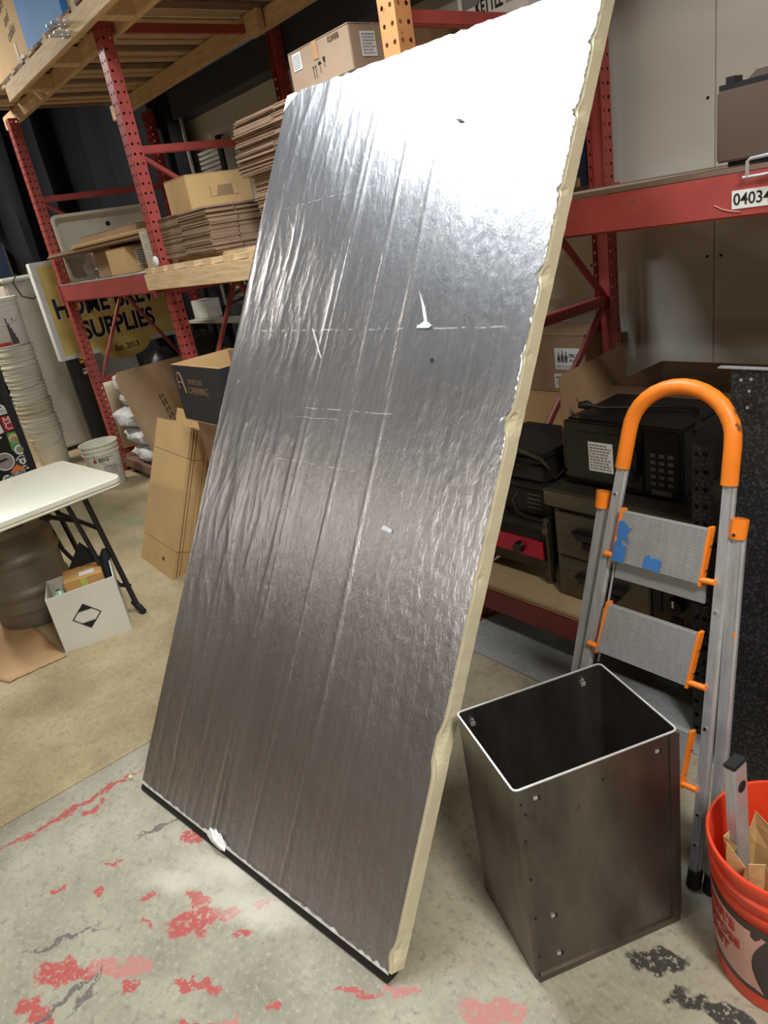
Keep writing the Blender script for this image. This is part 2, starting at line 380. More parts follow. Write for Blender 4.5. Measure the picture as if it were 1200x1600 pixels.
part('purlin', pm, mat('purlin_grey', S(120,128,138), .5), ceil, kind='stuff')
struct('wall_left', MB().box(-14.1,-13.9,-9,3.4,0,5.9), mat('left_wall_paint', S(118,92,74), .7))
struct('wall_right', MB().box(6.9,7.1,-9,3.4,0,5.9), mat('right_wall_paint', S(150,142,130), .7))
struct('wall_front', MB().box(-14,7,-9.2,-9,0,5.9), mat('front_wall_paint', S(104,76,58), .7))

def lamp(x, y, z, sx, sy, watts, col, k):
    t = thing('ceiling_lamp', 'white strip lamp hanging under the roof, %s' % k, 'lamp', (x,y,z))
    part('housing', MB().box(x-sx/2-.03,x+sx/2+.03,y-sy/2-.03,y+sy/2+.03,z+.012,z+.07), lampw, t, bevel=.008)
    d = part('diffuser', MB().box(x-sx/2,x+sx/2,y-sy/2,y+sy/2,z,z+.012), mat('lamp_glow', (1,1,1,1), .5, emit=.6), t)
    zr = 4.2+(3.4-y)*(1.4/12.4); r = MB()
    for q in (-.5,.5): r.tube([(x+q,y,z+.06),(x+q,y,zr)], .004, 6)
    part('hanger', r, alu, t)
    L = bpy.data.lights.new('lamp_light', 'AREA'); L.shape = 'RECTANGLE'; L.size = sx; L.size_y = sy; L.energy = watts; L.color = col
    lo = bpy.data.objects.new('lamp_light', L); C.objects.link(lo); lo.location = (x, y, z-.01)
for k, a in enumerate(LAMPS): lamp(*a, ['over the silver panel','over the right end of the rack','over the left end of the rack','behind the viewer','far behind on the right','far behind on the left'][k])

# ================================================================ PALLET RACK
def perforated_post(x, y, z0, z1, w=.08, d=.07, pitch=.0508, flip=1):
    # C-section post: front web faces -y (or +y if flip=-1), side flanges face +-x; web and flanges have real holes
    mb = MB(); n = int((z1-z0)/pitch)
    def face(o, a, width, cols):      # strip of cells in the frame o, a (horizontal unit) and z
        a = V(*a)
        nc = len(cols); cw = width/nc
        for i in range(n):
            for ci, on in enumerate(cols):
                x0, x1 = ci*cw, (ci+1)*cw; za, zb = z0+i*pitch, z0+(i+1)*pitch
                P = lambda u, z: V(*o) + a*u + V(0,0,z)
                if on:
                    cu, cz, r = (x0+x1)/2, (za+zb)/2, .0075
                    vs = [P(x0,za),P(cu,za),P(x1,za),P(x1,cz),P(x1,zb),P(cu,zb),P(x0,zb),P(x0,cz)]
                    hs = [P(cu+r*math.cos(t), cz+r*math.sin(t)) for t in [PI*1.25+PI/4*k for k in range(8)]]
                    mb.add(vs+hs, [(k,(k+1)%8,8+(k+1)%8,8+k) for k in range(8)])
                else: mb.add([P(x0,za),P(x1,za),P(x1,zb),P(x0,zb)], [(0,1,2,3)])
    yf = y if flip == 1 else y+d
    face((x-w/2, yf, 0), (1,0,0), w, (1,0,1)) if False else face((x-w/2, yf, 0), (1,0,0), w, (1,1))
    for sx in (-1, 1): face((x+sx*w/2, y, 0), (0,1,0), d, (1,0,1) if False else (1,1))
    mb.box(x-w/2+.004, x+w/2-.004, y+d*.45, y+d*.55, z0, z0+n*pitch)   # inner web, dark behind the holes
    return mb
def rod(mb, p, q, r=.016): mb.tube([p, q], r, 8); return mb
def upright(X, zt, label, front_mat):
    t = thing('upright_frame', label, 'rack frame', (X, YF, 0))
    f = part('post', perforated_post(X, YF, .006, zt), front_mat, t)
    part('post', perforated_post(X, YB-.03, .006, zt, flip=-1), red, t)
    for y in (YF, YB-.03):
        part('foot_plate', MB().box(X-.06,X+.06,y-.03,y+.10,0,.006), red, t)
    ya, yb = YF+.06, YB-.02
    up_v = X < -4
    for z in ((.16,.80,1.47,2.235,2.83) if up_v else (.16,.60,1.14,2.235,2.83)):
        if z < zt: part('brace', MB().box(X-.02,X+.02,ya,yb,z-.022,z+.022), red, t, bevel=.004)
    b = lambda p, q: part('diagonal_brace', rod(MB(), (X, p[0], p[1]), (X, q[0], q[1])), red, t, smooth=True)
    if up_v: b((ya,2.21),(yb,1.50)); b((ya+.03,.82),(2.28,1.45)); b((2.30,1.45),(yb,.42))
    else: b((ya,2.20),(yb,1.16)); b((yb,1.12),(2.37,.62)); b((2.37,.62),(ya,1.12)); b((ya,.18),(yb,.58))
    return t
upright(-6.30, 2.80, 'red perforated rack upright frame furthest left, in front of the yellow sign', red)
upright(-4.27, 2.86, 'tall red perforated rack upright frame left of the piled cartons', red)
upright(-1.995, 3.0, 'rack upright frame with worn orange front post rising behind the silver panel', redp)
# its flange and back post are red in the photo: only the worn front post differs
def beam(x0, x1, y, z0, z1, label, m=red, clip=True):
    t = thing('rack_beam', label, 'rack beam', ((x0+x1)/2, y, z0))
    mb = MB(); mb.box(x0, x1, y-.035, y+.015, z0, z1)
    part('beam', mb, m, t, bevel=.006)
    for xx, s in ((x0, 1), (x1, -1)):
        part('end_connector', MB().box(xx-.006*s, xx+.035*s, y-.045, y-.034, z0-.03, z1+.02), m, t, bevel=.003)
    return t
beam(-6.25,-4.32, YF-.002, 1.475,1.590, 'red rack beam under the grey tub and boxed goods')
beam(-6.25,-4.32, YB+.05, 1.475,1.590, 'rear red rack beam behind the grey tub')
beam(-4.22,-2.045, YB+.05, 1.49,1.585, 'rear red rack beam behind the piled cartons')
b4 = beam(-1.945,1.6, YF-.002, 1.513,1.61, 'red rack beam carrying the 04034 label')
beam(-1.945,1.6, YB+.05, 1.513,1.61, 'rear red rack beam near the pale wall')
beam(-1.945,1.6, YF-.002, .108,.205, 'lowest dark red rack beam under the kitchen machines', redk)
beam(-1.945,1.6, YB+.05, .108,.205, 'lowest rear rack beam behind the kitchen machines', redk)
yl = YF-.0375
part('number_label', rect((-.815,yl-.0005,1.5545), Xp, Zp, .098, .040, .001), paper, b4)
lettering(b4, '04034', .036, (-.818, yl-.0016, 1.554), Xp, Zp, ink, .012, .95)
sc1 = MB(); sc1.tube([(-.905,yl-.001,1.548),(-.885,yl-.001,1.537),(-.865,yl-.001,1.531),(-.845,yl-.001,1.528)], .0012, 5)
part('scratch', sc1, pink, b4)
pin = MB(); pin.tube([(-.835,yl-.012,1.600),(-.80,yl-.012,1.600),(-.75,yl-.012,1.602)], .0035, 8); pin.tube([(-.825,yl-.012,1.602),(-.825,yl-.012,1.632),(-.818,yl-.012,1.637),(-.75,yl-.012,1.640)], .004, 8)
single('wire_clip', pin, alu, 'bent grey wire clip hooked over the 04034 beam', 'clip', (-.80,yl,1.6), smooth=True)
# right shelves
t = thing('shelf_board', 'particle board shelf under the microwave and grill', 'shelf', (-.2,2.4,.205))
part('board', MB().box(-1.94,1.6,YF-.03,YB+.08,.2055,.2215), chip, t); part('board', MB().box(-1.94,1.6,YF-.036,YB+.08,.2220,.2345), chip, t)
def wire_deck(x0, x1, z, label):
    t = thing('wire_deck', label, 'deck', ((x0+x1)/2, 2.4, z)); q = MB(); x = x0
    while x < x1: q.tube([(x,YF-.036,z+.006),(x,YB+.06,z+.006)], .003, 5); x += .055
    o = part('wire', q, alu, t); o['kind'] = 'stuff'; q = MB()
    for k in range(9): q.tube([(x0,YF-.03+k*.148,z+.0115),(x1,YF-.03+k*.148,z+.0115)], .003, 5)
    o = part('cross_wire', q, alu, t); o['kind'] = 'stuff'
    return t
single('shelf_board', MB().box(-1.94,1.6,YF+.02,YB+.08,1.6115,1.6225), mat('dusty_shelf_board', S(120,100,82), .8), 'thin shelf board on the 04034 beam', 'shelf', (-.2,2.4,1.611))
wire_deck(-6.23, -4.34, 1.5905, 'galvanised wire deck under the grey tub')
# timber beam of the middle bay
t = thing('timber_beam', 'pale pine two by four bolted across the front under the piled cartons', 'timber', (-3.3,YF-.02,1.495))
part('board', MB().box(-4.36,-2.05,YF-.075,YF-.036,1.495,1.588), wood, t, bevel=.003)
# pallet on the middle bay
def pallet(x0, x1, y0, y1, z, label, m, ns=7, deckw=.09, h=.05):
    t = thing('pallet', label, 'pallet', ((x0+x1)/2, (y0+y1)/2, z))
    for i in range(3):
        y = y0+.02+(y1-y0-.08)*i/2; part('stringer', MB().box(x0,x1,y,y+.04,z,z+h*.6), m, t)
    for i in range(ns):
        x = x0+(x1-x0-deckw)*i/(ns-1); part('slat', MB().box(x,x+deckw,y0,y1,z+h*.6,z+h), m, t, bevel=.002)
    return t
tp = thing('pallet', 'pine pallet under the piled cartons of the middle bay', 'pallet', (-3.3,2.3,1.5885))
for i, x in enumerate((-4.36,-4.20,-4.03,-3.80,-3.58,-3.36,-3.12,-2.90,-2.68,-2.46,-2.25)):
    part('slat', MB().box(x, x+.095+.02*(i % 2), YF-.060, YB+.08, 1.589, 1.620), woody, tp, bevel=.002)
part('stringer', MB().box(-4.2,-2.1,YF+.09,YF+.13,1.6205,1.638), wood, tp); part('stringer', MB().box(-4.2,-2.1,2.62,2.66,1.6205,1.638), wood, tp)
# upper timbers and slatted deck
t = thing('timber_beam', 'heavy pine front beam of the top deck with bolts', 'timber', (-4,1.74,2.795))
part('board', MB().box(-5.74,1.4,1.715,1.755,2.797,2.897), wood, t, bevel=.004)
bl = MB()
for (dx, dz) in ((-.10,.065),(-.10,.02),(-.02,.06),(-.02,.015)):
    bl.tube([(-4.33+dx,1.63,2.815+dz),(-4.33+dx,1.72,2.815+dz)], .007, 8); bl.tube([(-4.33+dx,1.700,2.815+dz),(-4.33+dx,1.714,2.815+dz)], .013, 6)
part('bolt', bl, aludk, t, kind='stuff', smooth=True)
bk = MB()
for x in (-5.5,-4.9,-4.05,-3.2): bk.box(x,x+.09,1.7555,1.9245,2.80,2.885)
part('spacer_block', bk, wood, t)
single('timber_beam', MB().box(-6.75,1.4,1.925,1.965,2.80,2.897), wood, 'inner pine beam running behind the bolted front beam', 'timber', (-4,1.94,2.80), bevel=.004)
single('timber_beam', MB().box(-6.55,-4.10,2.735,2.775,2.785,2.897), wood, 'rear pine joist under the slatted top deck', 'timber', (-5.3,2.75,2.785), bevel=.004)
single('timber_beam', MB().box(-4.34,1.4,2.790,2.850,2.80,2.897), wood, 'rear pine joist starting at the middle upright frame', 'timber', (-1.5,2.82,2.80), bevel=.004)
td = thing('slatted_deck', 'deck of pale pine slats across the top timbers', 'deck', (-4.3,2.3,2.898))
x = -6.5; i = 0
while x < 1.3:
    wd = random.choice((.088,.095,.12)); dz = random.choice((0,.004,.002))
    part('slat', MB().box(x,x+wd,1.725+random.uniform(-.02,.02),2.97,2.898+dz,2.918+dz), woody if i % 3 else woodd, td, bevel=.002); x += wd+random.choice((.018,.035,.05)); i += 1
tp2 = thing('pallet', 'pine pallet on the top deck under the blue box', 'pallet', (-5.3,2.2,2.925))
for x in (-6.42,-6.05,-5.66,-5.42,-5.16,-4.9,-4.62,-4.36): part('block', MB().box(x,x+.055,1.76,2.7,2.9235,2.965), woody, tp2, bevel=.002)
part('deck_board', MB().box(-6.5,-4.2,1.80,2.7,2.9655,2.985), woodd, tp2)

# ================================================================ SILVER INSULATION PANEL
pa = V(-2.171,.365,.026); pu = nrm((.990,.139,0)); pT = V(-2.409,1.671,2.115)-pa; pv = (pT-pu*(pu @ pT)).normalized(); pn = pu.cross(pv)
PX = Matrix((pu, pv, pn)).transposed().to_4x4(); PX.translation = pa
pan = thing('insulation_panel', 'tall silver foil-faced foam board leaning back against the rack', 'panel', X=PX)
TH = .052
def quadmap(s, q):  # unit square to the panel outline
    x0 = 0 + (-.055)*q; x1 = 1.155 + .013*q; y1 = 2.475 - .018*s
    return x0+(x1-x0)*s, y1*q
gouges = [(1.704,.022,.016),(1.336,.030,.022),(.538,.060,.020),(2.12,.02,.010),(1.5,.012,.006),(.95,.02,.005),(1.92,.012,.008),(2.3,.02,.008),(.04,.03,.012)]
def rightcut(y): return sum(d*math.exp(-((y-yy)/w_)**2*2) for yy, w_, d in gouges)
NX, NY = 210, 330; fm = MB(); idx = []
for j in range(NY+1):
    for i in range(NX+1):
        s, q = i/NX, j/NY; x, y = quadmap(s, q)
        e = 0
        if i == NX: x -= .004+.005*abs(noise.noise(V(3.1, y*30, 0)))+rightcut(y)*1.3+(.010*abs(noise.noise(V(9.1, y*70, 0))))
        if i >= NX-2 and i < NX: x -= rightcut(y)*1.0
        if i == 0: x += .003*abs(noise.noise(V(5.1, y*30, 0)))
        if j == 0: y += .010*abs(noise.noise(V(x*25, 2.2, 0)))+.005*abs(noise.noise(V(x*90, 7.2, 0)))+.03*math.exp(-((x-.45)/.03)**2)
        if j == NY: y -= .008*abs(noise.noise(V(x*25, 4.4, 0)))+.035*math.exp(-((x+.05)/.03)**2)
        wl = max(0, 1-abs(s-.16)/.30); wr = max(0, 1-abs(s-.86)/.2)
        r1 = 1-abs(noise.noise(V(x*13+.6*noise.noise(V(x*3, y*2.2, 1)), y*.9, 3.3)))*2.4
        r2 = 1-abs(noise.noise(V(x*24+y*2.2, y*2.4, 8.3)))*2.4
        r3 = 1-abs(noise.noise(V(x*20+.8*noise.noise(V(x*6, y*5, 4)), y*3.2, 6.1)))*2.6
        z = .0024*max(0, r1)**3*(.03+wl) + .0012*max(0, r2)**2*wr*.5 + .0016*max(0, r3)**3*(.06+wl*.9) + .0005*noise.noise(V(x*26, y*5.0, 5)) + .0022*noise.noise(V(x*3, y*.5, 2)) + .0006*noise.noise(V(x*45+y*20, y*38-x*12, 2))*(.2+.8*wr)*(.25+.75*min(1,y/1.6))
        for xl, aw in ((.42,.010),(.445,.007),(.60,.006),(.74,.007)):  # long vertical folds
            xx = xl + .012*math.sin(y*1.7+xl*9); z += .0020*math.exp(-((x-xx)/aw)**2)
        if i in (0, NX) or j in (0, NY): z = .0005
        if i == NX or i == NX-1: z = min(z, .001)
        fm.v.append(PX @ V(x, y, max(z, -.0035)+.0008))
for j in range(NY):
    for i in range(NX):
        k = j*(NX+1)+i; fm.f.append((k, k+1, k+NX+2, k+NX+1))
fo = part('foil_face', fm, foil, pan, smooth=True)
# foam core: outline with ragged long edges, extruded back
loop = []; N = 160
for k in range(N): y = 2.457*k/N; loop.append((quadmap(1, k/N)[0]-rightcut(y)*.75-.0025*abs(noise.noise(V(1.5, y*24, 0))), y, rightcut(y)))
loop += [(1.168-(1.223*k/40), 2.457+.018*k/40-.004*abs(noise.noise(V(k*.7, 8.8, 0))), 0) for k in range(40)]
loop += [(-.055*(1-k/80), 2.475*(1-k/80), 0) for k in range(80)]
loop += [(1.155*k/60, -.003*abs(noise.noise(V(k*.9, 3.3, 0)))-.002, 0) for k in range(60)]
n = len(loop); cm = MB()
for (d, g) in ((-.005, .35), (-.014, .55), (-TH*.6, .15), (-TH, 0)):
    cm.v += [PX @ V(x+r*.75-(r*g*2), y, d) for (x, y, r) in loop]
for q in range(3): cm.f += [(q*n+i, q*n+(i+1) % n, (q+1)*n+(i+1) % n, (q+1)*n+i) for i in range(n)]
cm.f += [tuple(range(n)), tuple(range(4*n-1, 3*n-1, -1))]
part('foam_core', cm, foam, pan)
# torn white facer along the bottom edge and the ripped tuft
tm = MB(); NB = 90; rows = [[], []]
for k in range(NB+1):
    x = .004+1.147*k/NB; h = .004+.010*abs(noise.noise(V(x*40, 1.1, 0)))+.004*random.random()+.02*math.exp(-((x-.45)/.04)**2)
    rows[0].append(PX @ V(x, -.002, .0016)); rows[1].append(PX @ V(x, h, .0036+.0015*random.random()))
for k in range(NB): tm.add([rows[0][k], rows[0][k+1], rows[1][k+1], rows[1][k]], [(0,1,2,3)])
part('torn_facer', tm, tornw, pan)
tf = MB(); pts = [(.40,-.004),(.43,-.010),(.47,-.016),(.50,-.008),(.495,.006),(.47,.028),(.455,.020),(.44,.034),(.425,.022),(.41,.026)]
ctr = PX @ V(.455,.005,.018); P = [PX @ V(x,y,.003+.004*(i % 2)) for i, (x, y) in enumerate(pts)]; tf.add(P+[ctr], [(i, (i+1) % len(pts), len(pts)) for i in range(len(pts))]); part('torn_facer', tf, tornw, pan, label='ripped white tuft')
bf = MB(); q0 = [PX @ V(x, -.006, d) for x, d in ((0,-.002),(1.15,-.002),(1.15,-TH),(0,-TH))]
bb = MB(); bb.add([p for p in q0]+[q0[0]-pv*.017, q0[1]-pv*.017, q0[2]-pv*.001, q0[3]-pv*.001], [(0,1,2,3),(7,6,5,4),(0,4,5,1),(1,5,6,2),(2,6,7,3),(3,7,4,0)]); part('edge_shadow', bb, rubber, pan, label='black strip modelled as the shadow under the bottom edge')  # black wedge standing in for the floor shadow below the front edge
def flat_on_panel(pts, m, name='scuff', z=.0042):
    mb = MB(); mb.prism(pts, PX @ V(0,0,z), pu, pv, pn*.0006); return part(name, mb, m, pan)
flat_on_panel([(.779,1.69),(.800,1.650),(.822,1.600),(.812,1.593),(.800,1.588),(.800,1.581),(.845,1.580),(.852,1.588),(.835,1.598),(.815,1.64)], mat('scuff_grey', S(206,208,208), .6))
hm = MB(); hm.lathe((0,0,0), [(.006,.0045),(.006,.003)], 12, True, True, PX @ Matrix.Translation(V(.878,1.491,0))); part('puncture', hm, ink, pan)
flat_on_panel([(.366,1.595),(.372,1.594),(.440,1.498),(.437,1.497),(.39,1.56)], MATS['scuff_grey'], z=.0045)
flat_on_panel([(.830,1.022),(.868,1.016),(.870,1.026),(.838,1.034)], MATS['scuff_grey'])
flat_on_panel([(.775,2.185),(.80,2.178),(.812,2.168),(.79,2.172)], ink, 'nick', .0046)
flat_on_panel([(-.052,2.468),(-.01,2.470),(.012,2.462),(-.02,2.44),(-.052,2.41)], tornw, 'torn_facer', .003)

# ================================================================ METAL BIN
c = {'fl': V(-.783,.760,0), 'fr': V(-.634,1.114,0), 'bl': V(-1.044,.862,0)}; c['br'] = c['fr']+c['bl']-c['fl']
bina = thing('metal_bin', 'open-topped rectangular sheet steel bin standing right of the silver panel', 'bin', c['fl'])
H = .568; cen = (c['fl']+c['br'])/2; ring = [c['fl'], c['fr'], c['br'], c['bl']]
def rr(inset, z, rad=.012):
    out = []; n = 4
    ua = (c['fr']-c['fl']).normalized(); ub = (c['bl']-c['fl']).normalized(); la = (c['fr']-c['fl']).length; lb = (c['bl']-c['fl']).length
    for (x, y, a0) in ((rad, rad, PI), (la-rad, rad, 1.5*PI), (la-rad, lb-rad, 0), (rad, lb-rad, .5*PI)):
        for k in range(4):
            t = a0+k*PI/6; xx = x+(rad-inset)*math.cos(t); yy = y+(rad-inset)*math.sin(t)
            out.append(c['fl']+ua*xx+ub*yy+V(0,0,z))
    return out
sh = MB(); L = [rr(0,.004), rr(0,H), rr(.003,H), rr(.003,.007)]; n = 16
for R in L: sh.v += R
for q in range(3): sh.f += [(q*n+i, q*n+(i+1) % n, (q+1)*n+(i+1) % n, (q+1)*n+i) for i in range(n)]
sh.f += [tuple(range(n-1,-1,-1)), tuple(range(3*n,4*n))]
part('bin_shell', sh, binm, bina, smooth=True)
rm = MB(); a0, a1 = rr(-.0008,H-.001), rr(-.0008,H+.0016); a2, a3 = rr(.0032,H+.0016), rr(.0032,H-.001)
for R in (a0,a1,a2,a3): rm.v += R
for q in range(4): rm.f += [(q*n+i, q*n+(i+1) % n, ((q+1) % 4)*n+(i+1) % n, ((q+1) % 4)*n+i) for i in range(n)]
part('rim', rm, mat('bright_cut_edge', S(225,225,222), .3, .6), bina, smooth=True)
ua = (c['fr']-c['fl']).normalized(); ub = (c['bl']-c['fl']).normalized(); la = (c['fr']-c['fl']).length; lb = (c['bl']-c['fl']).length
def binface(x, z, off=.0015): return c['fl']+ua*x-ub*off+V(0,0,z)
fl = MB(); fl.bar(binface(.004,.010,.002), binface(la-.004,.010,.002), .004, .018); part('bottom_flange', fl, binm, bina)
sb = MB(); sb.bar(binface(la-.012,.02,.0015), binface(la-.012,H-.004,.0015), .024, .003, up=tuple(ub)); part('side_flange', sb, binm, bina); 
for (x, z) in ((.045,.535),(.33,.535),(.055,.19),(.06,.065)):
    tb = MB(); tb.box(-.005,.004,-.003,.004,0,.0018, frame(binface(x,z,.001), tuple(ua), Zp)); part('tab', tb, alu, bina); tb = MB(); tb.box(.006,.011,-.009,.001,0,.0008, frame(binface(x,z,.001), tuple(ua), Zp)); part('slot', tb, ink, bina)
for (x, z) in ((.012,.53),(.013,.43),(.014,.32),(.014,.2),(.012,.08),(.20,.515),(.37,.54),(.372,.40),(.36,.30),(.368,.12),(.13,.012),(.30,.012),(.02,.50)):
    hb = MB(); hb.lathe((0,0,0), [(.0028,0),(.0028,.0012)], 8, True, True, frame(binface(x,z,.0006), tuple(ua), Zp)); part('rivet_hole', hb, ink, bina)
for (s, x) in ((lb-.004,.03),(lb-.004,.24)):
    pass
for (du, zz) in ((.035,.528),(.33,.53)):   # tabs on the inside of the back wall
    o = c['bl']+ua*du-ub*.005+V(0,0,zz); tb = MB(); tb.box(-.006,.006,-.005,.005,0,.004, frame(o, tuple(ua), Zp)); tb.box(-.003,.003,.010,.014,0,.003, frame(o, tuple(ua), Zp)); part('tab', tb, alu, bina)

# ================================================================ STEP LADDER (lies in the plane y = 1.21 + .25 z)
ld = thing('step_ladder', 'aluminium step ladder with orange hoop handle folded beside the metal bin', 'ladder', (-.84,1.21,0))
def LP(x, z, off=0): return V(x, 1.21+.25*z, z) + V(0,-.970,.243)*off
def rail(x0, z0, x1, z1, off, w_=.028, d_=.020):
    mb = MB(); p, q = LP(x0,z0,off), LP(x1,z1,off); d = (q-p).normalized(); a = d.cross(V(0,-.970,.243)).normalized(); b = V(0,-.970,.243)
    prof = [(-w_/2,-d_/2),(w_/2,-d_/2),(w_/2,-d_*.1),(w_*.36,d_*.1),(w_*.36,d_*.5),(-w_*.36,d_*.5),(-w_*.36,d_*.1),(-w_/2,-d_*.1)]
    mb.prism(prof, p, a, b, q-p); return mb
lr = lambda z: -.655-.047*z          # right front rail
ll = lambda z: -1.061+.094*z         # left front rail
part('front_rail', rail(lr(.03),.03,lr(1.04),1.04,0), alu, ld); part('front_rail', rail(ll(.03),.03,ll(1.04),1.04,0), alu, ld)
part('rear_rail', rail(-.620,.025,-.674,.875,-.015,.030,.022), alu, ld); part('rear_rail', rail(-1.085,.025,-1.022,.875,-.015,.030,.022), alu, ld)
hp = []
for z in (.985,1.03,1.07): hp.append(LP(ll(z),z))
cx, rx = (ll(1.08)+lr(1.08))/2, (lr(1.08)-ll(1.08))/2
for k in range(1, 16):
    t = PI-PI*k/16; hp.append(LP(cx+rx*math.cos(t), 1.075+.112*math.sin(t)))
for z in (1.07,1.03,.985): hp.append(LP(lr(z),z))
part('hoop_handle', MB().tube(hp, .0185, 14), orange, ld, smooth=True)
for (x, z, off) in ((-1.023,.875,-.012),(-.674,.872,-.012)):
    mb = MB(); mb.tube([LP(x,z,off),LP(x+.001,z+.042,off)], .0195, 14); part('end_cap', mb, orange, ld, smooth=True)
mb = MB(); mb.tube([LP(-.672,.882,.008),LP(-.672,.882,.012)], .004, 8); part('rivet', mb, chrome, ld)
for (x, off) in ((lr(0),0),(ll(0),0),(-.620,-.015),(-1.085,-.015)):
    mb = MB(); mb.tube([LP(x,.0035,off)+V(0,0,.0),LP(x,.05,off)], .018, 10); o = part('foot', mb, rubber, ld, smooth=True)
for i, (zt, zb, xl, xr, xl2, xr2) in enumerate(((.884,.757,-.947,-.723,-.960,-.731),(.640,.508,-.961,-.716,-.980,-.730),(.396,.252,-.978,-.704,-.996,-.713))):
    nrmv = V(0,-.970,.243); tp_ = [LP(xl,zt,.016), LP(xr,zt,.016), LP(xr2,zb,.020), LP(xl2,zb,.020)]
    st = MB(); st.add(tp_+[p-nrmv*.016 for p in tp_], [(0,1,2,3),(7,6,5,4),(0,4,5,1),(1,5,6,2),(2,6,7,3),(3,7,4,0)])
    s = part('step', st, aludk, ld, bevel=.002)
    rb = MB(); nr = 26
    for k in range(nr):
        f = (k+.5)/nr; a = tp_[0].lerp(tp_[3], f)+nrmv*.001; b = tp_[1].lerp(tp_[2], f)+nrmv*.001; rb.bar(a, b, .0024, .0024, up=tuple(nrmv))
    o = part('ridge', rb, alu, s); o['kind'] = 'stuff'
    for (a, b) in ((tp_[0],tp_[3]),(tp_[1],tp_[2])):
        e = MB(); e.bar(a-nrmv*.009+V(0,0,.006), b-nrmv*.009-V(0,0,.006), .008, .022, up=tuple(nrmv)); part('step_end', e, orange, s, bevel=.001)
    pg = MB(); pg.tube([tp_[3]-nrmv*.008+V(0,0,.012), V(ll(zb)+.006,(tp_[3]-nrmv*.008).y,(tp_[3]).z+.010)], .0075, 10); part('hinge_peg', pg, orange, s, smooth=True)
    pg = MB(); pg.tube([tp_[2]-nrmv*.008+V(0,0,.010), V(lr(zb)-.006,(tp_[2]-nrmv*.008).y,(tp_[2]).z+.010)], .0075, 10); part('hinge_peg', pg, orange, s, smooth=True)
    for f in (.3,.75):
        p = tp_[1].lerp(tp_[2], f)+V(.005,0,0); q = MB(); q.tube([p-nrmv*.008,p-nrmv*.008+V(.003,0,0)], .003, 8); part('rivet', q, chrome, s)
    if i == 0:
        def stp(u, v): return (tp_[0].lerp(tp_[1], u)).lerp(tp_[3].lerp(tp_[2], u), v)+nrmv*.0035
        for pts in ([(.0,.20),(.05,.17),(.13,.30),(.17,.28),(.12,.42),(.17,.62),(.10,.52),(.06,.60),(.15,.68),(.15,1.0),(.0,1.0),(.0,.62),(.03,.55),(.0,.45)], [(.38,.78),(.42,.70),(.45,.76),(.52,.74),(.57,.76),(.57,1.0),(.38,.97)]):
            q = MB(); P = [stp(u, v) for u, v in pts]; q.add(P+[p+nrmv*.0008 for p in P], [tuple(range(len(P))), tuple(range(2*len(P)-1, len(P)-1, -1))]+[(k, len(P)+k, len(P)+(k+1) % len(P), (k+1) % len(P)) for k in range(len(P))]); part('tape_scrap', q, bluetape, s, label='torn blue masking tape')
cb = MB(); q = [LP(-.957,.757,-.002),LP(-.725,.757,-.002),LP(-.722,.708,-.002),LP(-.962,.708,-.002)]; cb.add(q+[p+V(0,.006,0) for p in q], [(0,1,2,3),(7,6,5,4),(0,4,5,1),(1,5,6,2),(2,6,7,3),(3,7,4,0)]); part('cross_bar', cb, aludk, ld)
rd = MB(); rd.tube([LP(-.966,.745,-.006),LP(-.986,.47,-.006)], .003, 8); part('stay_rod', rd, alu, ld, smooth=True)
rd = MB(); rd.tube([LP(-.655,.66,-.012),LP(-.657,.61,-.012)], .008, 8); part('stay_clip', rd, orange, ld)
for (x, z) in ((lr(.20),.20),(lr(.42),.42),(lr(.70),.70),(lr(.12),.12),(ll(.92),.92)):
    q = MB(); q.tube([LP(x,z,.010),LP(x,z,.013)], .004, 8); part('rivet', q, chrome, ld)

# ================================================================ ORANGE BUCKET
bc = V(-.425,1.165,0)
ob = thing('bucket', 'bright orange bucket with dark label band at the right edge', 'bucket', bc)
RT, RB, HB = .156, .132, .372
rad = lambda z: RB+(RT-RB-.006)*z/HB
pr = [(RB-.004,0),(RB,.004),(rad(.10),.10),(rad(.262),.262),(rad(.27)+.004,.268),(rad(.275)+.004,.286),(rad(.29),.290),(rad(.30)+.006,.300),(rad(.31)+.006,.318),(rad(.325),.324),(rad(.345),.348),(RT,.352),(RT+.002,.366),(RT,.372),(RT-.006,.372),(rad(.34)-.005,.34),(rad(.1)-.004,.1),(RB-.005,.008)]
mb = MB(); mb.lathe(bc, pr, 48, True, True); part('bucket_body', mb, orangeb, ob, smooth=True)
mb = MB(); mb.lathe(bc, [(rad(.035)+.0005,.045),(rad(.035)+.0012,.045),(rad(.25)+.0012,.25),(rad(.25)+.0005,.25)], 48, False); part('label_band', mb, band, ob, smooth=True)
ang0 = math.atan2(-bc.y+.75, -.62-bc.x)       # towards the viewer's left side of the bucket
def bucket_pt(a, z, off=.002): return bc+V((rad(z)+off)*math.cos(a), (rad(z)+off)*math.sin(a), z)
lab = MB(); al, ar = PI+.35, 4.84; NL = 20; rowsv = []
for k in range(NL+1):
    f = k/NL; a = al+(ar-al)*f
    zt = .242-.015*f; zb = .085-.03*f
    if f > .8: zt -= 0.0
    rowsv.append((bucket_pt(a, zb), bucket_pt(a+(0), zt)))
side = []
for k in range(9):   # notched right-hand end, concave like a torn flag
    f = k/8; z = .055+(.227-.055)*f; side.append((ar+.02-.19*math.sin(PI*f), z))
vs = [p for r in rowsv for p in r]; lab.add(vs, [(2*k, 2*k+2, 2*k+3, 2*k+1) for k in range(NL-4)])
kk = NL-4; base = al+(ar-al)*kk/NL
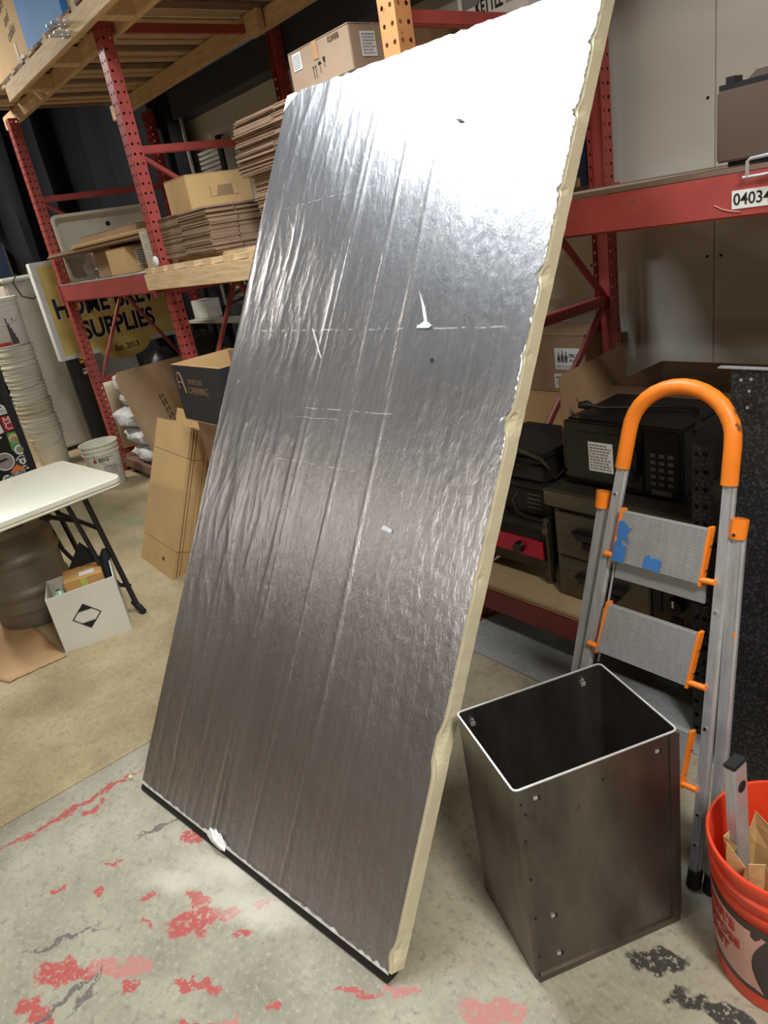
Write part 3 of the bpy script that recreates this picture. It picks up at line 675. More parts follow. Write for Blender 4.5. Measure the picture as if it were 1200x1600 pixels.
for k in range(8):
    (a0_, z0_), (a1_, z1_) = side[k], side[k+1]; f0 = k/8; f1 = (k+1)/8; zt = .242-.015*kk/NL; zb = .085-.03*kk/NL
    lab.add([bucket_pt(base, zb+(zt-zb)*f0), bucket_pt(max(a0_, base+.001), z0_), bucket_pt(max(a1_, base+.001), z1_), bucket_pt(base, zb+(zt-zb)*f1)], [(0,1,2,3)])
part('label_flag', lab, pink, ob)
rr_ = lambda z: rad(z)+.0035
for (txt, z, s_, a) in (("HOMER'S", .205, .042, 4.42), ('ALL-PURPOSE', .163, .034, 4.50), ('BUCKET', .124, .036, 4.30)):
    curved(ob, txt, s_, bc, rr_, a, z, inkred, .02, .95, align='RIGHT', slope=-.03)
hd = MB(); pth = []
lv = thing('spirit_level', 'grey metal spirit level with dark end cap standing in the orange bucket', 'level', (-.50,1.16,.02))
d = nrm((-.03,.015,.55)); o = V(-.492,1.125,.015); X = frame(o, (.06,1,0), tuple(d))
mb = MB(); mb.box(-.022,.022,0,.52,-.012,.012, X); part('level_body', mb, alu, lv, bevel=.002)
mb = MB(); mb.box(-.023,.023,.52,.528,-.013,.013, X); part('end_cap', mb, rubber, lv, bevel=.002)
mb = MB(); mb.lathe((0,0,0), [(.013,0),(.013,.0015)], 16, True, True, X @ Matrix.Translation(V(0,.47,.0122))); part('hang_hole', mb, ink, lv)
kb = MB(); ns = 22; hgt = (.06,.14,.22,.29,.33)
kc = V(-.437,1.118,0); vs = []
for j, z in enumerate((.03,.12,.22,.30,.345,.37)):
    for k in range(ns):
        t = 2*PI*k/ns; r = (.074 if j else .05)+.012*noise.noise(V(math.cos(t)*2, math.sin(t)*2, j*.8))+(.010*(-1)**k if j > 3 else .004*(-1)**k)
        zz = z+(.028*noise.noise(V(math.cos(t)*3, math.sin(t)*3, 4))+.018*(k % 3-1) if j == 5 else .01*noise.noise(V(k*.9, j, 1)))
        vs.append(kc+V(r*1.15*math.cos(t), r*.95*math.sin(t), zz))
kb.add(vs, [(j*ns+k, j*ns+(k+1) % ns, (j+1)*ns+(k+1) % ns, (j+1)*ns+k) for j in range(5) for k in range(ns)]+[tuple(range(ns-1,-1,-1))])
pb = single('paper_bag', kb, kraft, 'crumpled open brown paper bag stuffed in the orange bucket', 'bag', (kc.x,kc.y,.03))
so = pb.modifiers.new('s', 'SOLIDIFY'); so.thickness = .0015

# ================================================================ DARK SHEET AND PERFORATED STRIP
t = thing('metal_sheet', 'dark speckled metal sheet standing behind the ladder at right', 'sheet', (-.42,1.62,0))
mb = MB(); mb.add([V(-.766,1.600,0),V(.05,1.600,0),V(.02,1.66,1.19),V(-.800,1.66,1.19),V(-.766,1.608,0),V(.05,1.608,0),V(.02,1.668,1.19),V(-.800,1.668,1.19)], [(0,1,2,3),(7,6,5,4),(0,4,5,1),(1,5,6,2),(2,6,7,3),(3,7,4,0)]); part('sheet', mb, speck, t)
for (x, z) in ((-.775,1.165),(-.752,1.168),(-.755,1.14),(-.757,1.10)):
    q = MB(); q.lathe((0,0,0), [(.004,0),(.004,.001)], 8, True, True, frame((x,1.6+.06*z/1.19-.0012,z), Xp, Zp)); part('drill_hole', q, aludk, t)
q = MB(); q.box(-.83,-.60,1.655,1.672,1.191,1.194); part('top_lip', q, alu, t)
mb = perforated_post(-.905,1.72,.0,1.0,w=.05,d=.02); single('slotted_angle', mb, speck, 'grey slotted steel strip standing between ladder and oven', 'strip', (-.905,1.72,0))

# ================================================================ KITCHEN MACHINES ON THE LOW SHELF
Z0 = .2350
ov = thing('oven', 'stainless counter oven with black handles under the microwave', 'oven', (-1.25,2.1,Z0))
part('body', MB().box(-1.545,-.72,1.885,2.60,Z0+.02,.60), steel, ov, bevel=.006); part('top', MB().box(-1.575,-.70,1.865,2.62,.602,.668), steel, ov, bevel=.006)
part('base', MB().box(-1.52,-.74,1.90,2.58,Z0,Z0+.02), blackm, ov)
part('seam', MB().box(-1.548,-.72,1.880,1.886,.590,.600), ink, ov)
for (z0, z1) in ((.41,.585),(.245,.405)):
    dr = part('drawer_front', MB().box(-1.535,-1.16,1.872,1.8845,z0,z1), steel, ov, bevel=.004)
    hz = z0+.14*(z1-z0)/.175
    h = MB(); h.prism([(-.105,0),(.105,0),(.085,-.035),(-.085,-.035)], (-1.345,1.845,hz-.02), Xp, (0,-.2,1), (0,.026,0)); h.box(-1.41,-1.28,1.850,1.871,hz-.085,hz-.056); part('handle', h, blackp, dr, bevel=.003)
part('control_panel', MB().box(-1.15,-.99,1.874,1.8845,.245,.585), steeld, ov, bevel=.003)
part('side_vent', MB().box(-.98,-.73,1.874,1.8845,.245,.585), blackm, ov)
for z in (.345,.50):
    k = MB(); k.tube([(-1.066,1.850,z),(-1.066,1.873,z)], [.026,.030], 18); kn = part('knob', k, blackg, ov, smooth=True); q = MB(); q.box(-1.069,-1.063,1.8465,1.8502,z,z+.024); part('pointer', q, paper, kn)
part('switch', MB().box(-1.085,-1.047,1.869,1.8738,.272,.295), ink, ov)
part('dark_window', MB().box(-1.148,-1.118,1.868,1.8738,.30,.56), blackg, ov)
mw = thing('microwave', 'black microwave oven sitting on the stainless counter oven', 'microwave', (-1.3,2.1,.669))
part('case', MB().box(-1.52,-1.085,1.955,2.275,.676,.912), blackp, mw, bevel=.008); part('feet', MB().box(-1.49,-1.115,1.99,2.24,.6685,.677), rubber, mw)
dr = part('door', MB().box(-1.518,-1.215,1.940,1.9545,.680,.908), blackg, mw, bevel=.004)
part('window', MB().box(-1.485,-1.275,1.9375,1.9395,.715,.875), blackg, dr)
h = MB(); h.tube([(-1.245,1.940,.725),(-1.245,1.915,.755),(-1.245,1.908,.795),(-1.245,1.915,.835),(-1.245,1.940,.865)], .012, 10); part('handle', h, blackp, dr, smooth=True)
cp = part('control_panel', MB().box(-1.212,-1.087,1.941,1.9545,.680,.908), blackg, mw, bevel=.004)
for r in range(5):
    for k in range(3): part('button', MB().box(-1.188+k*.030,-1.170+k*.030,1.9392,1.9408,.722+r*.024,.734+r*.024), MATS.get('key_grey') or mat('key_grey', S(58,58,58), .5), cp)
part('open_button', MB().box(-1.185,-1.115,1.9392,1.9408,.690,.706), MATS['key_grey'], cp)
part('notice', rect((-1.370,1.9365,.790), Xp, Zp, .095, .105, .001), paper, dr); part('small_print', scribble_lines((-1.370,1.9360,.790), Xp, Zp, .085, .095, 9, 3), papergrey, dr)
cd = MB(); cd.tube([(-1.478,2.04,.936),(-1.44,2.06,.924),(-1.36,2.10,.921),(-1.27,2.13,.922),(-1.18,2.15,.922),(-1.12,2.13,.922),(-1.085,2.05,.921),(-1.070,2.0,.895)], .0065, 8)
pc = single('power_cord', cd, rubber, 'black power cord with plug lying on top of the microwave', 'cord', (-1.3,2.1,.915), smooth=True)
q = MB(); q.tube([(-1.512,2.025,.937),(-1.485,2.037,.937),(-1.470,2.043,.934)], [.011,.016,.009], 10); part('plug', q, rubber, pc, smooth=True); q = MB()
for s_ in (-.005,.005): q.tube([(-1.512+s_,2.025-s_,.944),(-1.517+s_,2.022-s_,.962)], .0017, 6)
part('prong', q, brass, pc)
# grill with crimson front
gr = thing('countertop_grill', 'steel countertop grill with crimson front panel and round knob', 'grill', (-1.78,2.1,Z0))
part('body', MB().box(-2.0,-1.59,1.905,2.45,.315,.475), irond, gr, bevel=.006); part('red_panel', MB().box(-1.95,-1.625,1.896,1.9045,.345,.418), crimson, gr, label='crimson front panel')
part('lower_tray', MB().box(-1.99,-1.60,1.898,1.9045,.300,.344), steeld, gr); part('top_plate', MB().box(-2.01,-1.585,1.880,2.47,.476,.512), irond, gr, bevel=.006)
sp = MB(); sp.prism([(0,.30),(.02,.30),(.045,.49),(.03,.525),(0,.52)], (-1.590,1.878,0), (0,1,0), Zp, (.012,0,0)); sp.prism([(-.005,.47),(.06,.47),(.06,.53),(.01,.53)], (-1.605,1.878,0), (0,1,0), Zp, (.03,0,0)); part('side_plate', sp, steel, gr, bevel=.003)
k = MB(); k.tube([(-1.735,1.872,.380),(-1.735,1.8955,.380)], [.020,.024], 16); part('knob', k, steeld, gr, smooth=True)
for (x, y) in ((-1.625,1.93),(-1.97,1.93),(-1.625,2.42),(-1.97,2.42)):
    k = MB(); k.tube([(x,y,Z0),(x,y,Z0+.012),(x,y,Z0+.015),(x,y,.314)], [.019,.019,.015,.024], 14); part('leg', k, steel, gr, smooth=True)
ps = thing('panini_press', 'dark iron panini press stacked on the crimson-fronted grill', 'press', (-1.78,2.1,.513))
part('base', MB().box(-2.0,-1.585,1.925,2.40,.5135,.625), irond, ps, bevel=.006)
part('lower_plate', MB().box(-1.99,-1.60,1.915,2.39,.6255,.650), irond, ps, bevel=.003)
part('lid', MB().box(-1.99,-1.60,1.920,2.30,.6510,.735), irond, ps, bevel=.014); part('lid_cap', MB().box(-1.965,-1.615,1.945,2.27,.7352,.762), blackm, ps, bevel=.012)
h = MB(); h.tube([(-1.975,1.93,.70),(-1.93,1.86,.765),(-1.84,1.83,.80),(-1.74,1.83,.815),(-1.64,1.84,.812),(-1.60,1.90,.765),(-1.598,1.945,.71)], .0075, 10); part('handle', h, steel, ps, smooth=True)
h = MB(); h.tube([(-1.598,1.99,.67),(-1.575,1.94,.675),(-1.572,2.04,.70),(-1.590,2.14,.715)], .006, 8); part('side_spring', h, chrome, ps, smooth=True)
lv_ = MB()
for k in range(4): lv_.box(-1.70,-1.635,1.922,1.9255,.545+k*.018,.550+k*.018)
part('vent', lv_, steel, ps)
h = MB(); h.tube([(-1.745,1.925,.60),(-1.755,1.90,.575),(-1.735,1.885,.545),(-1.68,1.88,.525),(-1.60,1.885,.520)], .004, 8); part('lead', h, rubber, ps, smooth=True)

def carton(name, label, x0, x1, y0, y1, z0, z1, m=card, rz=0, tapex=None, cat='box', lid=True):
    t = thing(name, label, cat, X=Matrix.Translation(V((x0+x1)/2,(y0+y1)/2,z0)) @ Matrix.Rotation(rz, 4, 'Z'))
    X = W[t.name]; wx, wy, h = (x1-x0)/2, (y1-y0)/2, z1-z0
    b = MB(); b.box(-wx, wx, -wy, wy, 0, h-.004, X); part('body', b, m, t, bevel=.003)
    f = MB(); f.box(-wx+.001, wx-.001, -wy+.001, -.002, h-.0035, h, X); part('flap', f, m, t); f = MB(); f.box(-wx+.001, wx-.001, .002, wy-.001, h-.0035, h, X); part('flap', f, m, t)
    return t
def open_carton(name, label, x0, x1, y0, y1, z0, z1, m=card, mi=card, rz=0, th=.005, cat='box'):
    t = thing(name, label, cat, X=Matrix.Translation(V((x0+x1)/2,(y0+y1)/2,z0)) @ Matrix.Rotation(rz, 4, 'Z'))
    X = W[t.name]; wx, wy, h = (x1-x0)/2, (y1-y0)/2, z1-z0
    for bx in ((-wx,wx,-wy,-wy+th),(-wx,wx,wy-th,wy),(-wx,-wx+th,-wy+th,wy-th),(wx-th,wx,-wy+th,wy-th)):
        b = MB(); b.box(*bx, .005, h, X); part('side', b, m, t)
    b = MB(); b.box(-wx, wx, -wy, wy, 0, .005, X); part('bottom', b, mi, t)
    return t
# cartons behind the press
fz = carton('fruit_carton', 'brown fruit puree carton with white labels, upper of two behind the press', -2.48,-2.035,2.80,3.10,.722,1.005, cardd)
carton('fruit_carton', 'plain brown carton underneath the fruit puree carton', -2.50,-2.045,2.79,3.10,.432,.720, card)
carton('carton', 'low brown carton at the foot of the fruit puree cartons', -2.52,-2.05,2.79,3.10,.05,.430, cardd)
yy = 2.7985
part('label', rect((-2.135,yy,.890), Xp, Zp, .150, .105, .001), paper, fz)
lettering(fz, 'A', .030, (-2.187,yy-.001,.890), Xp, Zp, ink, .02); lettering(fz, 'F', .030, (-2.165,yy-.001,.892), Xp, Zp, ink, .0); lettering(fz, 'P', .030, (-2.143,yy-.001,.892), Xp, Zp, ink, .02)
bo = MB()
for (x, s_) in ((-2.187,.9),(-2.165,1.15),(-2.143,.95)): bo.prism([(-.009*s_,-.02),(.009*s_,-.02),(.009*s_,.012*s_),(.003,.022*s_),(.003,.036*s_),(-.003,.036*s_),(-.003,.022*s_),(-.009*s_,.012*s_)], (x,yy-.0006,.892), Xp, Zp, (0,-.0002,0))
part('bottle_print', bo, papergrey, fz)
lettering(fz, 'FRUIT', .026, (-2.092,yy-.001,.905), Xp, Zp, ink, .03, 1.0); lettering(fz, 'PUREES', .021, (-2.092,yy-.001,.881), Xp, Zp, ink, .02, .95)
part('small_print', scribble_lines((-2.135,yy-.0006,.852), Xp, Zp, .13, .02, 3, 5), papergrey, fz)
part('label', rect((-2.155,yy,.780), Xp, Zp, .130, .070, .001), paper, fz)
lettering(fz, 'BLOOD ORANGE', .019, (-2.155,yy-.001,.798), Xp, Zp, ink, .01, .75); part('small_print', scribble_lines((-2.155,yy-.0006,.770), Xp, Zp, .11, .03, 4, 8), papergrey, fz)
fb = open_carton('carton', 'open brown carton with raised flap behind the microwave', -1.575,-1.10,2.300,2.68,.669,.93, cardd, cardd)
q = MB(); q.prism([(0,.669),(.41,.669),(.41,1.065),(.0,1.04)], (-1.579,2.010,0), Yp, Zp, (.005,0,0)); part('raised_flap', q, cardd, fb)
q = MB(); vs = []
for k in range(14):
    t_ = k/13; vs.append((-1.50+.40*t_, 2.42, .925+.018*abs(noise.noise(V(t_*6,1,1)))))
for k in range(14):
    t_ = k/13; vs.append((-1.50+.40*t_, 2.60, .935+.02*abs(noise.noise(V(t_*6,7,1)))))
q.add(vs, [(k,k+1,k+15,k+14) for k in range(13)]); part('plastic_film', q, film, fb, smooth=True, label='clear crumpled film')
# steel hood on the 04034 shelf
hX = Matrix.Translation(V(-.955,1.885,1.6252)) @ Matrix.Rotation(-.02, 4, 'Z')
hd = thing('steel_cabinet', 'brown-grey steel appliance with dark ridged top on the 04034 beam', 'appliance', X=hX)
b = MB(); b.box(0,.62,0,.42,.012,.168, hX); part('body', b, mat('brown_stainless', S(150,132,118), .38, .85, var=.08, scale=3), hd, bevel=.004)
b = MB(); b.box(.004,.62,.004,.41,.1685,.180, hX); b.box(.012,.032,.02,.06,.180,.196, hX); part('top_rail', b, blackm, hd)
b = MB(); b.prism([(0,.18),(.03,.204),(.60,.204),(.60,.18)], hX @ V(.015,.10,0), (1,0,0), Zp, (0,.02,0)); part('upstand', b, MATS['brown_stainless'], hd)
b = MB(); b.box(.02,.6,.02,.4,0,.012, hX); part('base', b, blackm, hd)
# things on the 04034 shelf behind the panel
nv = carton('navy_box', 'navy printed carton with white handling icons beside the rear post', -2.40,-2.05,2.86,3.10,1.6385,2.05, navy)
part('icon_panel', rect((-2.095,2.8585,1.745), Xp, Zp, .060, .050, .001), paper, nv)
for xx in (-2.110,-2.080): part('icon', rect((xx,2.8575,1.745), Xp, Zp, .020, .030, .001), navy, nv)
part('small_print', scribble_lines((-2.095,2.8582,1.70), Xp, Zp, .05, .03, 3, 4), papergrey, nv); part('brown_base', MB().box(-2.40,-2.05,2.855,2.859,1.6385,1.675), cardd, nv)
carton('carton', 'tall brown carton underneath the white kettle carton', -2.415,-2.06,2.59,2.84,1.6385,2.290, cardd)
kt = carton('kettle_box', 'white kettle carton peeking over the top edge of the silver panel', -2.413,-2.055,2.60,2.84,2.2905,2.60, mat('white_carton_board', S(226,224,218), .6))
part('grey_print', rect((-2.345,2.5985,2.465), Xp, Zp, .085, .17, .001), papergrey, kt)
carton('carton', 'grey-brown carton behind the worn orange post', -2.80,-2.585,2.59,2.84,1.6385,2.41, cardd)
# ================================================================ CARTONS ON THE MIDDLE BAY
def flat_carton_mesh(x, y, t, sx, sy, seed, m=cards):
    rnd = random.Random(seed); mb = MB(); g = .004
    for (a0, a1) in ((-x/2, -x/2+x*sx-g), (-x/2+x*sx, x/2)):
        for (b0, b1) in ((-y/2, -y/2+y*sy-g), (-y/2+y*sy, y/2)):
            for lay in (0, 1):
                z0 = t*.5*lay; j = [rnd.uniform(-.006,.006) for _ in range(4)]; dz = [rnd.uniform(-.0008,.0008) for _ in range(4)]
                P = [V(a0+j[0],b0+j[1],z0+dz[0]),V(a1,b0+j[1],z0+dz[1]),V(a1,b1+j[2],z0+dz[2]),V(a0+j[3],b1,z0+dz[3])]
                mb.add(P+[p+V(0,0,t*.40) for p in P], [(3,2,1,0),(4,5,6,7),(0,1,5,4),(1,2,6,5),(2,3,7,6),(3,0,4,7)])
    return mesh('flattened_carton', mb, m)
ORD = ['lowest','second','third','fourth','fifth','sixth','seventh','eighth','ninth','tenth','eleventh','twelfth','thirteenth','fourteenth','fifteenth','sixteenth','seventeenth','eighteenth','nineteenth','twentieth','twenty-first','twenty-second','twenty-third','twenty-fourth','twenty-fifth','twenty-sixth','twenty-seventh','twenty-eighth']
def stack(cx, cy, z0, n, x, y, t, sx, sy, label, group, tilt=0, jit=.010, seed=0, m=cards, lean=0):
    ms = [flat_carton_mesh(x, y, t, sx, sy, seed+k, m) for k in range(4)]
    for k in range(n):
        o = bpy.data.objects.new('flattened_carton', ms[k % 4]); f = k/n
        o.location = (cx+random.uniform(-jit,jit)+lean*f, cy+random.uniform(-jit,jit)*.6, z0+k*t); o.rotation_euler = (0, tilt, random.uniform(-.012,.012)); C.objects.link(o); W[o.name] = Matrix()
        tag(o, label + (', the lowest' if k == 0 else ', the topmost' if k == n-1 else ', %s from the bottom' % ORD[k]), 'carton', group)
stack(-3.935,2.075,1.640,20,.63,.42,.0115,.47,.42,'flattened brown carton in the low pile under the handle box','low pile of flattened cartons on the middle bay', seed=10)
stack(-3.00,2.29,1.640,28,.74,.52,.0112,.42,.5,'flattened brown carton in the dark lower half of the tall pile','lower half of the tall pile of flattened cartons', seed=30, jit=.012)
stack(-3.03,2.27,1.955,22,.80,.54,.0112,.45,.5,'flattened brown carton in the overhanging upper half of the tall pile','upper half of the tall pile of flattened cartons', seed=50, jit=.016, lean=.05)
hb = carton('handle_box', 'tan cardboard box with cut hand hole on top of the low carton pile', -4.225,-3.945,1.955,2.36,1.8715,2.055, card)
part('hand_hole', MB().box(-3.9450,-3.9440,2.09,2.27,1.93,1.985), cardd, hb, label='punched hand hole'); q = MB(); q.prism([(0,0),(.03,0),(.05,.055),(.0,.055)], (-3.9438,2.095,1.930), Yp, Zp, (.0015,0,0)); q.prism([(.0,0),(.035,0),(.03,.055),(.0,.055)], (-3.9438,2.235,1.930), Yp, Zp, (.0015,0,0)); part('hole_flap', q, card, hb)
kl = carton('parcel_box', 'taped cardboard box marked KL0400B on top of the tall pile', -2.905,-2.475,2.05,2.30,2.2030,2.362, mat('shaded_carton', S(158,132,108), .78, var=.06))  # duller board colour carries the shade on this box
yk = 2.0485
lettering(kl, 'KL0400B', .028, (-2.575,yk-.0008,2.338), Xp, Zp, inkbrown, .012, .72)
part('label', rect((-2.84,yk,2.318), Xp, Zp, .062, .062, .001), paper, kl); part('small_print', scribble_lines((-2.84,yk-.0006,2.318), Xp, Zp, .052, .052, 7, 21), papergrey, kl)
part('tape_strip', rect((-2.705,yk-.0002,2.328), Xp, Zp, .036, .066, .001), tape, kl)
for i, x in enumerate((-2.735,-2.718)): 
    q = MB(); q.prism([(-.0012,-.03),(.0012,-.03),(.0012,.008),(.006,.008),(0,.016),(-.006,.008),(-.0012,.008)], (x,yk-.0002,2.262), Xp, Zp, (0,-.0006,0)); part('arrow_mark', q, ink, kl)
q = MB(); q.prism([(-.013,.012),(-.008,.019),(0,.022),(.008,.019),(.013,.012)], (-2.688,yk-.0002,2.262), Xp, Zp, (0,-.0006,0)); q.prism([(-.001,-.02),(.001,-.02),(.001,.014),(-.001,.014)], (-2.688,yk-.0002,2.262), Xp, Zp, (0,-.0006,0)); part('umbrella_mark', q, ink, kl)
q = MB(); q.prism([(-.008,.024),(.008,.024),(.007,.012),(.001,.004),(.001,-.012),(-.001,-.012),(-.001,.004),(-.007,.012)], (-2.655,yk-.0002,2.268), Xp, Zp, (0,-.0006,0)); part('glass_mark', q, ink, kl)
part('label', rect((-2.4735,2.14,2.29), Yp, Zp, .075, .085, .001), paper, kl); part('small_print', scribble_lines((-2.4730,2.14,2.29), Yp, Zp, .065, .075, 7, 22), papergrey, kl)
q = MB()
for k in range(10):
    pass
vs = []; 
for j in range(5):
    for k in range(8): t_ = 2*PI*k/8; r = .035*math.sin(PI*(j+.5)/5)*(1+.3*noise.noise(V(k,j,2))); vs.append(V(-4.245+r*math.cos(t_), 1.795+r*.4*math.sin(t_), 1.650+.03*math.cos(PI*(j+.5)/5)))
q.add(vs, [(j*8+k, j*8+(k+1) % 8, (j+1)*8+(k+1) % 8, (j+1)*8+k) for j in range(4) for k in range(8)]+[tuple(range(8)), tuple(range(39,31,-1))]); single('plastic_wad', q, white, 'white plastic wad tucked at the left end of the pallet', 'plastic wad', (-4.245,1.795,1.6205), smooth=True)

# ================================================================ LEFT BAY, MIDDLE SHELF
tX = frame((-6.13,1.86,1.606), Yp, (-.06,0,1))
tb = thing('plastic_tub', 'shallow beige plastic tub standing on edge in the left bay', 'tub', X=tX)
def rrect(x0, x1, y0, y1, r, n=5):
    out = []
    for (cx_, cy_, a) in ((x1-r,y0+r,-PI/2),(x1-r,y1-r,0),(x0+r,y1-r,PI/2),(x0+r,y0+r,PI)):
        out += [(cx_+r*math.cos(a+PI/2*k/n), cy_+r*math.sin(a+PI/2*k/n)) for k in range(n+1)]
    return out
mb = MB(); Ls = [(rrect(0,.86,0,.50,.04),0.0),(rrect(0,.86,0,.50,.04),.012),(rrect(.022,.838,.022,.478,.03),.012),(rrect(.05,.81,.05,.45,.05),-.085),]
n = len(Ls[0][0])
for (p, z) in Ls: mb.v += [tX @ V(x, y, z) for x, y in p]
for q_ in range(3): mb.f += [(q_*n+i, q_*n+(i+1) % n, (q_+1)*n+(i+1) % n, (q_+1)*n+i) for i in range(n)]
mb.f.append(tuple(range(3*n,4*n))); part('basin', mb, tub, tb, smooth=True)
mb = MB(); mb.lathe((0,0,0), [(.034,0),(.034,.004)], 20, True, True, tX @ Matrix.Translation(V(.46,.40,-.0845))); part('drain_collar', mb, tub, tb); mb = MB(); mb.lathe((0,0,0), [(.020,0),(.020,.002)], 20, True, True, tX @ Matrix.Translation(V(.46,.40,-.080))); part('drain_hole', mb, ink, tb)
lbX = carton('label_box', 'small brown box with white address label on the left bay shelf', -5.22,-4.95,1.875,2.19,1.6055,1.775, card, rz=.12)
X = W[lbX.name]
part('label', rect(X @ V(.1365,-.01,.098), X.to_3x3() @ V(0,1,0), Zp, .16, .11, .001), paper, lbX); part('small_print', scribble_lines(X @ V(.1372,-.01,.098), X.to_3x3() @ V(0,1,0), Zp, .14, .09, 6, 31), papergrey, lbX)
sbx = carton('slim_box', 'slim pale carton with printed shipping labels against the left bay post', -4.64,-4.51,1.90,2.10,1.6055,1.845, mat('pale_carton', S(206,182,150), .7))
for k, z in enumerate((1.805,1.75,1.695)): part('label', rect((-4.565,1.8992,z), Xp, Zp, .09, .045, .001), paper, sbx); part('small_print', scribble_lines((-4.565,1.8987,z), Xp, Zp, .08, .038, 4, 40+k), papergrey, sbx)
fX = frame((-6.12,1.745,1.800), (1.78,.20,.0), (-.10,1,0))
for k in range(7):
    mb = MB(); L_ = 1.80-.02*k; x0 = random.uniform(-.02,.02); mb.box(x0+(.45 if k > 3 else 0), L_+x0-.14, 0+random.uniform(-.01,.01), .34, k*.008, k*.008+.0065, fX)
    single('cardboard_sheet', mb, card if k > 3 else cardd, '%s flat cardboard sheet bridging the left bay boxes, %s from the bottom' % ('short pale' if k > 3 else 'long dark', ORD[k]), 'cardboard', X=fX @ Matrix.Translation(V(.9,.17,k*.008)), loc=None, group='flat sheets in the left bay, pale' if k > 3 else 'flat sheets in the left bay, dark')
carton('torn_carton', 'torn brown carton lying on the flat sheets before the tub', -5.75,-4.85,1.94,2.06,1.858,1.905, cardd, rz=.09)
carton('support_carton', 'dark brown carton holding up the flat sheets', -5.55,-5.27,1.90,2.22,1.6055,1.798, cardd, rz=.1)
q = MB(); vs = []
for j in range(7):
    for k in range(12):
        t_ = 2*PI*k/12; r = (.02+.055*math.sin(PI*j/6))*(1+.35*noise.noise(V(k*.9,j*.7,3))); vs.append(V(-5.68+r*math.cos(t_), 1.90+r*.8*math.sin(t_), 1.606+.18*j/6))
q.add(vs, [(j*12+k, j*12+(k+1) % 12, (j+1)*12+(k+1) % 12, (j+1)*12+k) for j in range(6) for k in range(12)]); single('plastic_bag', q, film, 'crumpled clear plastic bag left of the dark brown carton', 'bag', (-5.68,1.9,1.606), smooth=True)

# ================================================================ TOP DECK GOODS
bx = carton('handwritten_box', 'large tan box with handwriting on the top deck', -6.55,-5.49,1.86,2.62,2.9855,3.75, mat('tan_box', S(224,186,128), .7, var=.05))
ya_ = 1.8585
for i, (s_, x, z) in enumerate((('More', -5.80,3.36),('and', -5.74,3.28),('cables', -5.72,3.20))): lettering(bx, s_, .09, (x,ya_,z), (1,0,.12), (-.12,0,1), inkbrown, -.004, .9, shear=.35)
part('tape_strip', rect((-5.70,ya_,3.02), Xp, Zp, .20, .06, .001), tape, bx); part('tape_strip', rect((-5.72,ya_-.0006,3.08), Xp, Zp, .05, .12, .001), tape, bx)
bb_ = carton('blue_box', 'bright blue box beside the tan box on the top deck', -5.47,-4.72,1.85,2.6,2.9855,3.62, bluem)
carton('pale_box', 'pale yellow carton right of the blue box on the top deck', -4.70,-4.3,1.88,2.5,2.9855,3.30, mat('pale_yellow_carton', S(226,206,158), .7))

# ================================================================ SIGN, CABINET, TARP, FAR LEFT
sx_ = -6.9
sg = thing('shop_sign', 'yellow sign with black lettering standing behind the left rack frame', 'sign', (sx_,2.38,0))
part('board', MB().box(sx_-.10,sx_,1.79,2.99,.965,1.815), signw, sg, bevel=.004); part('yellow_face', MB().box(sx_,sx_+.003,1.835,2.945,1.005,1.775), yellow, sg)
pts = [(.34*math.cos(t), .34*math.sin(t)) for t in [PI*k/24 for k in range(24, 49)]]
q = MB(); q.prism([(x*.75,z*.42) for x, z in pts], (sx_-.02,2.40,1.006), Yp, Zp, (.024,0,0)); part('badge', q, yellow, sg)
rays = MB()
for a in range(-5, 6): rays.bar((sx_+.0032,2.40+a*.035,1.06),(sx_+.0032,2.40+a*.13,1.76), .0015, .006, up=Xp)
part('ray_print', rays, mat('sign_ochre', S(180,150,62), .6), sg)
lettering(sg, 'HOME BREW', .235, (sx_+.0055,2.39,1.39), Yp, Zp, paper, .03, .74, depth=.001); lettering(sg, 'HOME BREW', .235, (sx_+.0075,2.375,1.40), Yp, Zp, ink, .03, .74, depth=.001)
lettering(sg, 'SUPPLIES', .225, (sx_+.0055,2.415,1.165), Yp, Zp, paper, .03, .80, depth=.001); lettering(sg, 'SUPPLIES', .225, (sx_+.0075,2.40,1.175), Yp, Zp, ink, .03, .80, depth=.001)
lettering(sg, 'Est. 2013', .075, (sx_+.0075,2.41,.965), Yp, Zp, ink, .01, .85, depth=.001)
part('leg', MB().box(sx_-.08,sx_-.02,1.84,2.02,0,.964), blackm, sg, bevel=.004); part('leg', MB().box(sx_-.08,sx_-.02,2.72,2.90,0,.964), blackm, sg, bevel=.004)
q = MB(); q.lathe((-6.70,2.13,0), [(.17,0),(.19,.03),(.19,.55),(.17,.68),(.10,.75),(.02,.77)], 28, True, True); single('plastic_drum', q, beige, 'beige round-shouldered drum under the yellow sign', 'drum', (-6.70,2.13,0), smooth=True)
